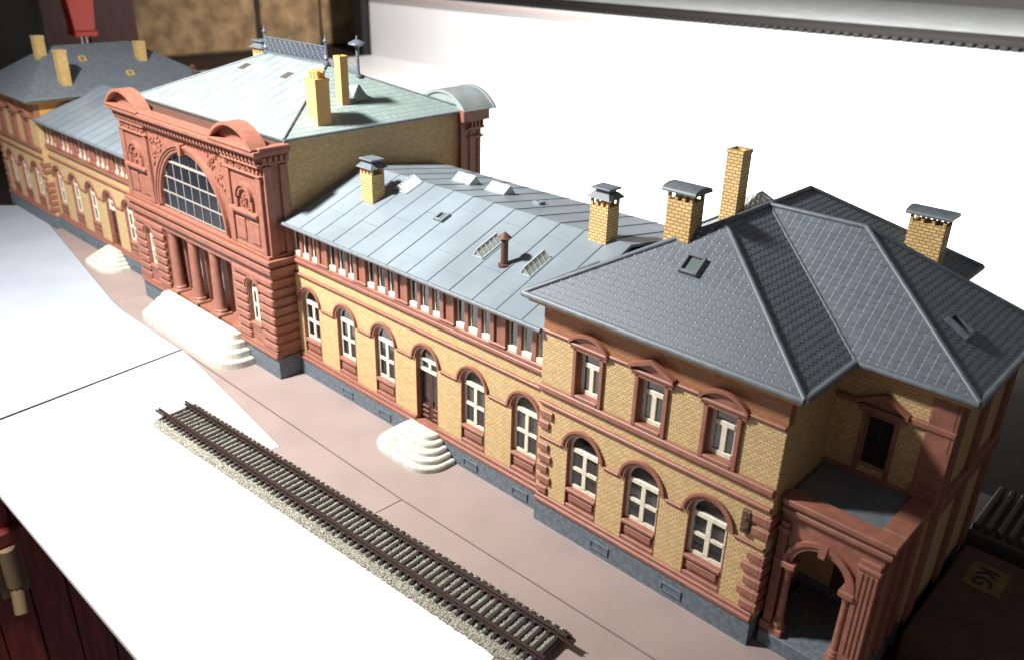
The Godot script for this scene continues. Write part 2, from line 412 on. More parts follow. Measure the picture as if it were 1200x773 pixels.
func hatch(t: Node, at: Vector3, basis: Basis, l: float, w: float, mt: Material):
	var o := Node3D.new(); o.name = "roof_hatch"; o.transform = Transform3D(basis, at * S); t.add_child(o, true)
	var b := MB.new(); var e := 0.2
	b.box(-l / 2, l / 2, -0.1, 0.3, w / 2 - e, w / 2, 0.04); b.box(-l / 2, l / 2, -0.1, 0.3, -w / 2, -w / 2 + e, 0.04)
	b.box(-l / 2, -l / 2 + e, -0.1, 0.3, -w / 2 + e, w / 2 - e); b.box(l / 2 - e, l / 2, -0.1, 0.3, -w / 2 + e, w / 2 - e)
	obj("frame", b, mt, o)
	var g := MB.new(); g.box(-l / 2 + e, l / 2 - e, 0.02, 0.07, -w / 2 + e, w / 2 - e)
	obj("pane", g, M.roof_glass, o)
func basis_on(n: Vector3, up: Vector3) -> Basis:   # y along the normal, x up the slope
	n = n.normalized(); var x := (up - n * up.dot(n)).normalized()
	return Basis(x, n, x.cross(n))
func gutter(t: Node, pts: Array, r := 0.24):
	var m := MB.new()
	for i in pts.size() - 1: m.bar(pts[i], pts[i + 1], r, 8)
	obj("gutter", m, M.gutter, t)

# ---------------------------------------------------------------- the low wing, 34 units long, its front at z 0
func build_wing(t: Node3D):
	var L := 34.0; var pitch := 5.86
	var xs := []
	for k in 6: xs.append(2.41 + pitch * k)
	bx("plinth", t, M.plinth, 0.0, L, -0.02, 1.75, -19.0, 0.25)
	for k in [1, 2, 4, 5]: plinth_vent(t, xs[k], 0.78, 0.25)
	var ops := []
	for x in xs: ops.append([x, 1.42, 2.1, 8.4, true])
	var w := MB.new(); wall_mesh(w, 0.0, L, 1.75, 12.9, -0.8, 0.0, ops)
	obj("front_wall", w, M.brick, t)
	w = MB.new(); w.box(0.0, L, 1.75, 18.4, -19.0, -18.4); obj("rear_wall", w, M.side_brick, t)
	w = MB.new(); w.box(0.05, L - 0.05, 1.75, 2.3, -18.4, -1.7); obj("floor_plate", w, M.dark, t)
	var win := make_arch_window(1.36, 4.1, "arch")
	for k in 6:
		var x: float = xs[k]
		if k == 3:
			arch_trim(t, x, 1.42, 2.1, 2.1, 8.4, 0.0, 0.43)
			var f := MB.new()   # transom light over the door
			f.ring(0, 4.1, 1.16, 1.36, -0.16, 0); f.box(-1.36, 1.36, 3.9, 4.16, -0.16, 0.1, 0.03); f.box(-1.36, 1.36, 2.9, 3.2, -0.16, 0.1, 0.03)
			f.box(-1.36, -1.06, 3.2, 3.9, -0.16, 0.06); f.box(-0.16, 0.16, 3.2, 3.9, -0.16, 0.06); f.box(1.06, 1.36, 3.2, 3.9, -0.16, 0.06)
			var tl := obj("transom_light", f, M.cream, t, Vector3(x, 4.3, -0.45))
			inst("pane", win[1], M.glass, tl)
			bx("threshold", t, M.terra, x - 1.42, x + 1.42, 1.76, 2.17, -0.79, 0.4, 0.03)
			for s in [-1, 1]:
				var d := MB.new()
				var a := -1.36 if s < 0 else 0.02; var e := -0.02 if s < 0 else 1.36
				d.box(a, a + 0.16, 0, 5.1, -0.2, 0); d.box(e - 0.16, e, 0, 5.1, -0.2, 0)
				d.box(a + 0.16, e - 0.16, 4.9, 5.1, -0.2, 0); d.box(a + 0.16, e - 0.16, 0, 1.7, -0.2, -0.06)
				for i in 3: d.box(a + 0.2, e - 0.2, 0.25 + i * 0.5, 0.58 + i * 0.5, -0.06, 0.1, 0.08)
				var dl := obj("door_leaf", d, M.door, t, Vector3(x, 2.15, -0.5))
				var g := MB.new(); g.box(a + 0.16, e - 0.16, 1.7, 4.9, -0.12, -0.09); obj("pane", g, M.glass, dl)
		else:
			arch_trim(t, x, 1.42, 2.5, 4.3, 8.4, 0.0, 0.43)
			put_window(t, win, Vector3(x, 4.3, -0.34), k in [4, 5])
	# base trim between the door and window openings
	var segs := [[0.0, xs[3] - 1.42], [xs[3] + 1.42, L]]
	for s in segs: moulding("base_trim", t, s[0], s[1], [[1.75, 2.12, 0.34], [2.12, 2.5, 0.2]], -0.1)
	for k in 7:   # string course at the springing
		var a: float = 0.0 if k == 0 else xs[k - 1] + 1.86
		var b: float = L if k == 6 else xs[k] - 1.86
		if b > a: moulding("string_course", t, a, b, [[8.08, 8.24, 0.1], [8.24, 8.42, 0.2]], -0.1)
	moulding("lower_cornice", t, 0.0, L, [[10.98, 11.14, 0.14], [11.14, 11.36, 0.26]], -0.1)
	moulding("upper_cornice", t, 0.0, L, [[12.3, 12.5, 0.16], [12.5, 12.85, 0.32], [12.85, 13.2, 0.2]], -0.1)
	# clerestory: groups of three lights between paired pilasters
	var post := MB.new(); post.box(-0.24, 0.24, 13.2, 16.1, -0.35, 0.06, 0.04); var post_m := post.mesh()
	var cw := MB.new()
	cw.box(-0.5, -0.34, 0, 2.9, -0.12, 0); cw.box(0.34, 0.5, 0, 2.9, -0.12, 0); cw.box(-0.5, 0.5, 0, 0.42, -0.12, 0.2); cw.box(-0.34, 0.34, 2.6, 2.9, -0.12, 0)
	var cw_m := cw.mesh()
	var cp := MB.new(); cp.box(-0.4, 0.4, 0.2, 2.7, -0.08, -0.06); var cp_m := cp.mesh()
	for k in 6:
		var x: float = xs[k]
		for i in [-1, 0, 1]:
			var o := inst("clerestory_window", cw_m, M.cream, t, Vector3(x + 1.52 * i, 13.2, -0.16))
			inst("pane", cp_m, M.glass, o)
		for i in [-0.76, 0.76]: inst("clerestory_post", post_m, M.terra, t, Vector3(x + i, 0, 0))
	for k in 7:
		var a: float = 0.0 if k == 0 else xs[k - 1] + 2.05
		var b: float = L if k == 6 else xs[k] - 2.05
		if b - a > 0.1:
			var p := MB.new()
			p.box(a, b, 13.2, 16.1, -0.5, 0.02)
			if b - a > 1.2:
				p.box(a, a + 0.5, 13.2, 16.1, 0.02, 0.22, 0.05); p.box(b - 0.5, b, 13.2, 16.1, 0.02, 0.22, 0.05)
				p.box(a - 0.05, b + 0.05, 13.2, 13.42, 0.02, 0.3, 0.05)
			obj("clerestory_pilaster", p, M.terra, t)
	bx("eaves_beam", t, M.terra, 0.0, L, 16.1, 16.5, -0.5, 0.15)
	# the roof of sheet panels with standing seams
	var ye := 16.62; var ze := 0.95; var yr := 20.6; var zr := -9.3; var yb := 19.0; var zb := -19.8
	var u := MB.new()
	u.slab([Vector3(0, ye - 0.08, ze - 0.06), Vector3(L, ye - 0.08, ze - 0.06), Vector3(L, yr - 0.08, zr), Vector3(0, yr - 0.08, zr)], 0.12)
	u.slab([Vector3(0, yr - 0.08, zr), Vector3(L, yr - 0.08, zr), Vector3(L, yb - 0.08, zb), Vector3(0, yb - 0.08, zb)], 0.12)
	obj("roof_deck", u, M.sheet, t)
	var edges := [0.0]
	var e0 := 0.5
	while e0 < L:
		edges.append(e0); e0 += 2.615
	edges.append(L)
	rng.seed = 77
	for i in edges.size() - 1:
		var a: float = edges[i] + 0.035; var b: float = edges[i + 1] - 0.035
		if b - a < 0.1: continue
		for side in 2:
			var cuts := [0.0, 0.33, 0.67, 1.0] if i % 2 == 0 else [0.0, 0.17, 0.5, 0.83, 1.0]
			for c in cuts.size() - 1:
				var lo := Vector3(0, ye, ze).lerp(Vector3(0, yr, zr), cuts[c]) if side == 0 else Vector3(0, yr, zr).lerp(Vector3(0, yb, zb), cuts[c])
				var hi := Vector3(0, ye, ze).lerp(Vector3(0, yr, zr), cuts[c + 1]) if side == 0 else Vector3(0, yr, zr).lerp(Vector3(0, yb, zb), cuts[c + 1])
				var d := (hi - lo).normalized() * 0.008
				lo += d * (1.0 if c > 0 else 0.0); hi -= d
				var lift := Vector3(0, rng.randf_range(0.0, 0.02), 0)
				var pm := MB.new()
				pm.slab([Vector3(a, lo.y, lo.z) + lift, Vector3(b, lo.y, lo.z) + lift, Vector3(b, hi.y, hi.z) + lift, Vector3(a, hi.y, hi.z) + lift], 0.07)
				obj("roof_panel", pm, M.sheet, t)
		if i > 0:
			var sm := MB.new(); var x: float = edges[i]
			sm.slab([Vector3(x - 0.04, ye + 0.06, ze), Vector3(x + 0.04, ye + 0.06, ze), Vector3(x + 0.04, yr + 0.06, zr), Vector3(x - 0.04, yr + 0.06, zr)], 0.13)
			sm.slab([Vector3(x - 0.04, yr + 0.06, zr), Vector3(x + 0.04, yr + 0.06, zr), Vector3(x + 0.04, yb + 0.06, zb), Vector3(x - 0.04, yb + 0.06, zb)], 0.13)
			obj("roof_seam", sm, M.seam, t)
	gutter(t, [Vector3(0, ye - 0.1, ze + 0.12), Vector3(L - 0.05, ye - 0.1, ze + 0.12)], 0.2)
	var nf := Vector3(0, -(zr - ze), (yr - ye)).normalized(); var bf := basis_on(nf, Vector3.UP)
	var nb := Vector3(0, zr - zb, -(yr - yb)).normalized(); var bb := basis_on(nb, Vector3.UP)
	var rf := func(z: float): return ye + (yr - ye) * (ze - z) / (ze - zr)
	var rb := func(z: float): return yr + (yb - yr) * (zr - z) / (zr - zb)
	chimney(t, Vector3(6.4, rf.call(-5.4), -5.4), 1.75, 1.5, 3.1, "double", M.chimney)
	chimney(t, Vector3(31.2, rf.call(-9.0), -9.2), 1.75, 1.5, 3.4, "double", M.chimney)
	pipe_vent(t, Vector3(26.0, rf.call(-3.3), -3.3), 2.8, M.rust)
	rooflight(t, Vector3(23.2, rf.call(-4.3), -4.3), bf, 2.5, 0.95, 0.75)
	rooflight(t, Vector3(28.6, rf.call(-4.2), -4.2), bf, 2.5, 0.95, 0.75)
	rooflight(t, Vector3(8.3, rf.call(-8.2), -8.2), bf, 2.0, 1.8, 0.7)
	var bs := Basis(Vector3(1, 0, 0), nb, Vector3(1, 0, 0).cross(nb))
	rooflight(t, Vector3(10.3, rb.call(-14), -14), bs, 2.4, 1.5, 0.85)
	rooflight(t, Vector3(15.0, rb.call(-14), -14), bs, 2.4, 1.5, 0.85)
	hatch(t, Vector3(15.8, rf.call(-5.8), -5.8), bf, 1.2, 1.15, M.sheet)
	hatch(t, Vector3(20.2, rb.call(-13.8), -13.8), bb, 0.9, 0.9, M.sheet)

# ---------------------------------------------------------------- the corner pavilion, 19 units wide, its front at z 0.8
# tiles over a flat roof face: o foot corner, u along the eaves, v up the slope, poly in (u, v); whole tiles of the first face become parts
func tile_face(t: Node3D, o: Vector3, u: Vector3, v: Vector3, poly: PackedVector2Array, rest: MB, studs: MB, beads: MB, meshes: Array, budget: int, ribs: int) -> int:
	var nn := u.cross(v).normalized()
	var tw := 0.56; var th := 0.46
	var lo := poly[0]; var hi := poly[0]
	for p in poly: lo = lo.min(p); hi = hi.max(p)
	var made := 0
	var row := 0
	var y := lo.y
	while y < hi.y:
		var x := lo.x
		while x < hi.x:
			var g := 0.006; var ck := 0.15
			var q := PackedVector2Array([Vector2(x + g + ck, y), Vector2(x + tw - g - ck, y), Vector2(x + tw - g, y + ck), Vector2(x + tw - g, y + th + 0.06), Vector2(x + g, y + th + 0.06), Vector2(x + g, y + ck)])
			var cl := Geometry2D.intersect_polygons(q, poly)
			if cl.size() == 1 and cl[0].size() >= 3:
				var whole := true
				for p in q:
					if not Geometry2D.is_point_in_polygon(p, poly): whole = false
				var place := func(p: Vector2) -> Vector3: return o + u * p.x + v * p.y + nn * (0.045 - 0.025 * clampf((p.y - y) / th, 0, 1.1))
				if whole and made < budget:
					var base: Vector3 = o + u * x + v * y
					inst("roof_tile", meshes[rng.randi() % meshes.size()], M.slate, t, base, Basis(u, v, nn))
					made += 1
				else:
					var pl: PackedVector2Array = cl[0]
					if Geometry2D.is_polygon_clockwise(pl): pl.reverse()
					var pts := []
					for p in pl: pts.append(place.call(p))
					rest.slab(pts, 0.035)
				if ribs > 0 and Geometry2D.is_point_in_polygon(Vector2(x + tw, y + th), poly) and Geometry2D.is_point_in_polygon(Vector2(x + tw, y), poly):
					var ra: Vector3 = o + u * (x + tw) + v * y + nn * 0.042; var rw := u * (0.026 if ribs == 2 else 0.012)
					beads.slab([ra - rw, ra + rw, ra + rw + v * th, ra - rw + v * th], 0.06)
				if ribs == 1 and Geometry2D.is_point_in_polygon(Vector2(x + tw, y + 0.03), poly):
					var c: Vector3 = o + u * (x + tw) + v * (y + 0.02) + nn * 0.01
					var s := 0.085
					var top := c + nn * 0.1
					studs.tri(c - u * s - v * s, c + u * s - v * s, top); studs.tri(c + u * s - v * s, c + u * s + v * s, top)
					studs.tri(c + u * s + v * s, c - u * s + v * s, top); studs.tri(c - u * s + v * s, c - u * s - v * s, top)
			x += tw
		y += th; row += 1
	return made
func sash_window(t: Node3D, at: Vector3, curtain := false):
	var f := MB.new()
	f.box(-0.96, -0.68, 0, 3.45, -0.16, 0); f.box(0.68, 0.96, 0, 3.45, -0.16, 0); f.box(-0.68, 0.68, 0, 0.36, -0.16, 0.06, 0.03); f.box(-0.68, 0.68, 3.25, 3.45, -0.16, 0)
	f.box(-0.68, 0.68, 2.2, 2.56, -0.16, 0.06, 0.03); f.box(-0.19, 0.19, 0.36, 2.2, -0.16, 0.05, 0.03)
	var o := obj("window", f, M.cream, t, at)
	var g := MB.new(); g.box(-0.62, 0.62, 0.1, 3.3, -0.1, -0.07); obj("pane", g, M.glass, o)
	if curtain:
		var c := MB.new(); c.box(-0.75, 0.75, 2.3, 3.35, -0.3, -0.25); obj("curtain", c, M.curtain, o)
func pediment(t: Node3D, xc: float, y: float, hw: float, z: float, round_top: bool):
	var m := MB.new()
	m.box(xc - hw, xc + hw, y - 0.3, y - 0.08, z - 0.1, z + 0.34, 0.05)
	m.box(xc - hw + 0.15, xc + hw - 0.15, y - 0.6, y - 0.32, z - 0.1, z + 0.2)
	if round_top:
		var r := (hw * hw + 0.85 * 0.85) / (2 * 0.85); var a := asin(hw / r)
		m.ring(xc, y + 0.85 - r, r - 0.2, r, z - 0.1, z + 0.4, PI / 2 - a, PI / 2 + a, 12)
		var p := PackedVector2Array()
		for i in 9:
			var b := PI / 2 - a + 2 * a * i / 8.0
			p.append(Vector2(xc + cos(b) * (r - 0.2), maxf(y - 0.08, y + 0.85 - r + sin(b) * (r - 0.2))))
		m.ext(p, z - 0.1, z + 0.12)
	else:
		m.ext(PackedVector2Array([Vector2(xc - hw, y - 0.02), Vector2(xc - hw, y + 0.22), Vector2(xc, y + 1.05), Vector2(xc, y + 0.74)]), z - 0.1, z + 0.5)
		m.ext(PackedVector2Array([Vector2(xc + hw, y - 0.02), Vector2(xc + hw, y + 0.22), Vector2(xc, y + 1.05), Vector2(xc, y + 0.74)]), z - 0.1, z + 0.5)
		m.ext(PackedVector2Array([Vector2(xc - hw + 0.2, y - 0.06), Vector2(xc + hw - 0.2, y - 0.06), Vector2(xc, y + 0.8)]), z - 0.1, z + 0.12)
	obj("pediment", m, M.terra, t)
func build_pavilion(t: Node3D, side: bool):
	var W := 19.0; var Z := 0.8; var B := -27.4; var xs := [4.3, 9.6, 14.9]
	bx("plinth", t, M.plinth, 0.0, W, -0.02, 2.0, B, Z + 0.25)
	if side: bx("plinth", t, M.plinth, W, 26.0, -0.02, 2.0, -18.0, -5.9)
	for x in ([6.6, 13.0] if side else []): plinth_vent(t, x, 0.9, Z + 0.25)
	var ops := []
	for x in xs: ops.append([x, 1.48, 2.4, 7.92, true])
	var w := MB.new(); wall_mesh(w, 0.0, W, 2.0, 11.6, Z - 0.8, Z, ops)
	var up := []
	for x in xs: up.append([x, 1.0, 12.6, 16.2, false])
	wall_mesh(w, 0.0, W, 11.6, 16.7, Z - 0.8, Z, up)
	obj("front_wall", w, M.brick, t)
	bx("fascia_wall", t, M.brown_brick, 0.0, W, 16.7, 19.2, Z - 0.8, Z - 0.03)
	w = MB.new()
	w.box(0.0, 0.8, 2.0, 19.2, B, Z - 0.8); w.box(W - 0.8, W, 2.0, 19.2, B, Z - 0.8); w.box(0.8, W - 0.8, 2.0, 19.2, B, B + 0.8)
	obj("side_wall", w, M.brick if side else M.side_brick, t)
	bx("floor_plate", t, M.dark, 0.8, W - 0.8, 11.2, 11.6, B + 0.8, Z - 1.6)
	var win := make_arch_window(1.42, 3.52, "arch")
	for k in 3:
		arch_trim(t, xs[k], 1.48, 2.6, 4.4, 7.92, Z, 0.46)
		put_window(t, win, Vector3(xs[k], 4.4, Z - 0.34), k > 0)
		var f := MB.new(); var x: float = xs[k]
		f.box(x - 1.36, x - 1.0, 12.35, 16.3, Z - 0.1, Z + 0.2, 0.05); f.box(x + 1.0, x + 1.36, 12.35, 16.3, Z - 0.1, Z + 0.2, 0.05)
		f.box(x - 1.06, x - 0.96, 12.6, 16.2, Z - 0.75, Z - 0.05); f.box(x + 0.96, x + 1.06, 12.6, 16.2, Z - 0.75, Z - 0.05)
		f.box(x - 1.0, x + 1.0, 12.35, 12.65, Z - 0.75, Z + 0.22, 0.05); f.box(x - 1.0, x + 1.0, 16.1, 16.3, Z - 0.75, Z + 0.14)
		obj("window_surround", f, M.terra, t)
		sash_window(t, Vector3(x, 12.65, Z - 0.42), false)
		pediment(t, x, 16.75, 1.75, Z, k != 1)
	for k in 4:
		var a: float = 0.0 if k == 0 else xs[k - 1] + 1.95
		var b: float = W if k == 3 else xs[k] - 1.95
		moulding("string_course", t, a, b, [[7.6, 7.76, 0.1 + Z], [7.76, 7.94, 0.2 + Z]], Z - 0.1)
		a = 0.0 if k == 0 else xs[k - 1] + 1.76
		b = W if k == 3 else xs[k] - 1.76
		moulding("string_course", t, a, b, [[16.44, 16.58, Z + 0.1], [16.58, 16.76, Z + 0.22]], Z - 0.1)
	moulding("base_trim", t, 0.0, W, [[2.0, 2.35, Z + 0.38], [2.35, 2.62, Z + 0.2]], Z - 0.1)
	moulding("lower_cornice", t, 0.0, W, [[10.56, 10.72, Z + 0.14], [10.72, 10.98, Z + 0.28]], Z - 0.1)
	moulding("upper_cornice", t, 0.0, W, [[11.68, 11.88, Z + 0.16], [11.88, 12.34, Z + 0.32]], Z - 0.1)
	# quoins at both corners
	var qa := MB.new(); qa.box(0, 1.05, 0, 0.66, -0.1, 0.2, 0.07); var qa_m := qa.mesh()
	var qb := MB.new(); qb.box(0, 1.35, 0, 0.66, -0.1, 0.2, 0.07); var qb_m := qb.mesh()
	for k in 8:
		var y := 2.75 + k * 0.97
		if k == 5: continue
		inst("quoin", qa_m if k % 2 == 0 else qb_m, M.terra, t, Vector3(0.02, y, Z))
		inst("quoin", qa_m if k % 2 == 0 else qb_m, M.terra, t, Vector3(W - (1.07 if k % 2 == 0 else 1.37), y, Z))
		if true:
			var qs := MB.new(); qs.box(-0.1, 0.18, y, y + 0.66, Z - 1.2, Z + 0.19, 0.06)
			obj("quoin", qs, M.terra, t, Vector3(W - 0.01, 0, 0))
	# ------- roof
	var ye := 19.4; var ef := 1.95; var el := -1.1; var er := W + 1.1; var eb := -28.5
	var yr := 25.4; var rx := W / 2; var za := -6.0; var zb := -18.4
	var zi := -4.8; var zk := -19.2; var ex := 27.1; var cx := 16.5; var cz := -12.0
	var A := Vector3(rx, yr, za); var Bk := Vector3(rx, yr, zb)
	var FL := Vector3(el, ye, ef); var FR := Vector3(er, ye, ef); var BL := Vector3(el, ye, eb); var BR := Vector3(er, ye, eb)
	var deck := MB.new()
	deck.slab([FL, FR, A], 0.18); deck.slab([BL, FL, A, Bk], 0.18); deck.slab([BR, BL, Bk], 0.18)
	var C0 := Vector3(rx, yr, cz); var C1 := Vector3(cx, yr, cz)
	var IN := Vector3(er, ye, zi); var IB := Vector3(er, ye, zk); var SF := Vector3(ex, ye, zi); var SB := Vector3(ex, ye, zk)
	if side:
		deck.slab([FR, IN, C0, A], 0.18); deck.slab([IB, BR, Bk, C0], 0.18)
		deck.slab([IN, SF, C1, C0], 0.18); deck.slab([SF, SB, C1], 0.18); deck.slab([SB, IB, C0, C1], 0.18)
		deck.slab([FR, Vector3(er, ye, eb), Vector3(er - 1, ye, eb), Vector3(er - 1, ye, ef)], 0.1)
	else: deck.slab([FR, BR, Bk, A], 0.18)
	obj("roof_deck", deck, M.slate, t)
	bx("eaves_soffit", t, M.side_brick, el + 0.3, er - 0.3, ye - 0.55, ye - 0.22, eb + 0.3, ef - 0.3)
	gutter(t, [BL, FL, FR, IN if side else BR], 0.24)
	if side:
		gutter(t, [IN, SF, SB], 0.24); gutter(t, [IB, BR], 0.24)
		var tm := []
		for k in 3:
			var m := MB.new(); var g := 0.006; var ck := 0.15; var tw := 0.56; var th := 0.46
			var q := [Vector2(g + ck, 0), Vector2(tw - g - ck, 0), Vector2(tw - g, ck), Vector2(tw - g, th + 0.06), Vector2(g, th + 0.06), Vector2(g, ck)]
			var pts := []
			for p in q: pts.append(Vector3(p.x, p.y, 0.045 + k * 0.003 - 0.025 * clampf(p.y / th, 0, 1.1) + (k - 1) * 0.012 * p.x))
			m.slab(pts, 0.035); tm.append(m.mesh())
		var rest := MB.new(); var studs := MB.new(); var beads := MB.new()
		rng.seed = 5
		var faces := [[FL, FR, [FR, A, FL]], [IN, SF, [SF, C1, C0, IN]], [FR, IN, [IN, C0, A, FR]], [SF, SB, [SB, C1, SF]], [IB, BR, [BR, Bk, C0, IB]]]
		var left := 296
		for f in faces:
			var u: Vector3 = (f[1] - f[0]).normalized(); var nn: Vector3 = (f[1] - f[0]).cross(f[2][1] - f[0]).normalized(); var v := nn.cross(u)
			var poly := PackedVector2Array()
			for p in f[2]: poly.append(Vector2((p - f[0]).dot(u), (p - f[0]).dot(v)))
			left -= tile_face(t, f[0] + nn * 0.01, u, v, poly, rest, studs, beads, tm, left, [1, 2, 0, 0, 0][faces.find(f)])
		var ro := obj("roof_tiles_far", rest, M.slate, t); ro.set_meta("kind", "stuff")
		var so := obj("tile_glint_studs", studs, M.slate_pale, t); so.set_meta("kind", "stuff")  # pale studs on the lit front slope only, glints put into their colour
		var bo := obj("tile_beads", beads, M.slate_edge, t); bo.set_meta("kind", "stuff")
		for e in [[FR, A], [FL, A], [SF, C1], [SB, C1], [A, Bk], [C0, C1], [BR, Bk]]:
			var h := MB.new(); h.bar(e[0] + Vector3(0, 0.06, 0), e[1] + Vector3(0, 0.06, 0), 0.19, 8)
			obj("ridge_capping", h, M.slate, t)
		for e in [[IN, C0]]:
			var h := MB.new(); h.bar(e[0] + Vector3(0, 0.0, 0), e[1] + Vector3(0, 0.0, 0), 0.14, 6); obj("valley_gutter", h, M.gutter, t)
	var ls := (yr - ye) / (rx - el)
	var nf := Vector3(0, ef - za, yr - ye).normalized()
	if side:
		chimney(t, Vector3(7.1, 24.0, -4.8), 1.95, 1.5, 3.3, "barrel", M.chimney)
		chimney(t, Vector3(5.0, ye + ls * 6.1, -15.1), 1.35, 1.35, 5.3, "tall", M.chimney)
		chimney(t, Vector3(17.2, ye + ls * 2.9, -22.9), 2.6, 1.5, 3.2, "barrel", M.chimney)
		rooflight(t, Vector3(5.6, ye + ls * 6.7, -17.6), basis_on(Vector3(-ls, 1, 0), Vector3.UP), 2.2, 2.2, 1.0)
		hatch(t, Vector3(9.4, 23.05, -2.85) + nf * 0.08, basis_on(nf, Vector3.UP), 1.5, 1.4, M.slate)
		hatch(t, Vector3(23.8, 21.3, -9.9) + Vector3(0.08, 0.1, 0), basis_on(Vector3(ls, 1, 0), Vector3.UP), 1.7, 1.1, M.slate)
		# the little switch box on the front
		var sb := bx("switch_box", t, M.rust, 17.25, 17.85, 8.45, 10.2, Z + 0.02, Z + 0.3, 0.06)
		for k in 2: bx("button", sb, M.grey_plastic, 17.42, 17.68, 8.75 + k * 0.75, 9.0 + k * 0.75, Z + 0.3, Z + 0.38, 0.03)
		# the upper part of the side block with its balcony door
		w = MB.new()
		wall_mesh(w, W, 26.0, 11.4, 19.2, -6.7, -5.9, [[22.0, 0.85, 12.2, 16.0, false]])
		w.box(25.2, 26.0, 2.0, 19.2, -18.0, -6.7); w.box(W, 25.2, 2.0, 19.2, -18.0, -17.2)
		wall_mesh(w, W, 26.0, 2.0, 11.4, -6.7, -5.9, [[22.2, 1.0, 2.0, 8.0, false]])
		obj("side_block_wall", w, M.brick, t)
		var pf := MB.new(); pf.box(24.6, 26.1, 11.6, 18.9, -5.95, -5.7, 0.05); pf.box(24.5, 26.2, 11.6, 12.4, -5.9, -5.55, 0.06)
		pf.box(25.95, 26.25, 11.6, 18.9, -7.2, -5.7, 0.05)
		obj("corner_pilaster", pf, M.terra, t)
		var ds := MB.new()
		ds.box(20.9, 21.15, 11.7, 16.1, -6.0, -5.7, 0.04); ds.box(22.85, 23.1, 11.7, 16.1, -6.0, -5.7, 0.04); ds.box(21.15, 22.85, 15.85, 16.1, -6.0, -5.7, 0.04)
		obj("door_surround", ds, M.terra, t)
		var bd := bx("balcony_door", t, M.dark, 21.15, 22.85, 12.2, 15.9, -6.5, -6.4)
		for k in 2: bx("glazing_bar", bd, M.door, 21.15 + 0.8 * k + 0.02, 21.15 + 0.8 * k + 0.08, 12.2, 15.9, -6.4, -6.34)
		pediment(t, 22.0, 16.6, 1.6, -5.9, false)
		moulding("string_course", t, W, 20.4, [[16.35, 16.75, -5.6]], -6.0)
		moulding("string_course", t, 23.6, 26.3, [[16.35, 16.75, -5.55]], -6.0)
		moulding("base_trim", t, W, 26.0, [[11.3, 11.75, -5.7]], -6.0)
		for k in 3:   # pilasters and cornice on the far side of the block
			bx("side_pilaster", t, M.terra, 25.9, 26.3, 2.0, 18.6, -18.0 + k * 5.4, -17.0 + k * 5.4, 0.05)
		bx("side_cornice", t, M.terra, 25.9, 26.45, 10.6, 11.6, -18.0, -6.0, 0.06)
		bx("side_eaves", t, M.brown_brick, 25.0, 26.05, 17.0, 19.2, -18.0, -6.0)
		bx("eaves_soffit", t, M.side_brick, er, ex - 0.3, ye - 0.55, ye - 0.22, zk + 0.3, zi - 0.3)
	else:
		chimney(t, Vector3(17.2, ye + ls * 2.9, -4.9), 1.5, 1.4, 4.6, "tall", M.chimney_plain)
		chimney(t, Vector3(10.8, 24.5, -4.4), 1.4, 1.4, 2.6, "tall", M.chimney_plain)
		chimney(t, Vector3(13.5, ye + ls * 6.6, -18.4), 1.4, 1.4, 2.6, "tall", M.chimney_plain)
		pipe_vent(t, Vector3(19.4, 19.9, -24.0), 2.6, M.rust)
		for q in [Vector3(12.9, ye + ls * 7.2, -9.6), Vector3(16.7, ye + ls * 3.4, -15.0)]:
			hatch(t, q, basis_on(Vector3(ls, 1, 0), Vector3.UP), 1.2, 1.0, M.chimney_plain)

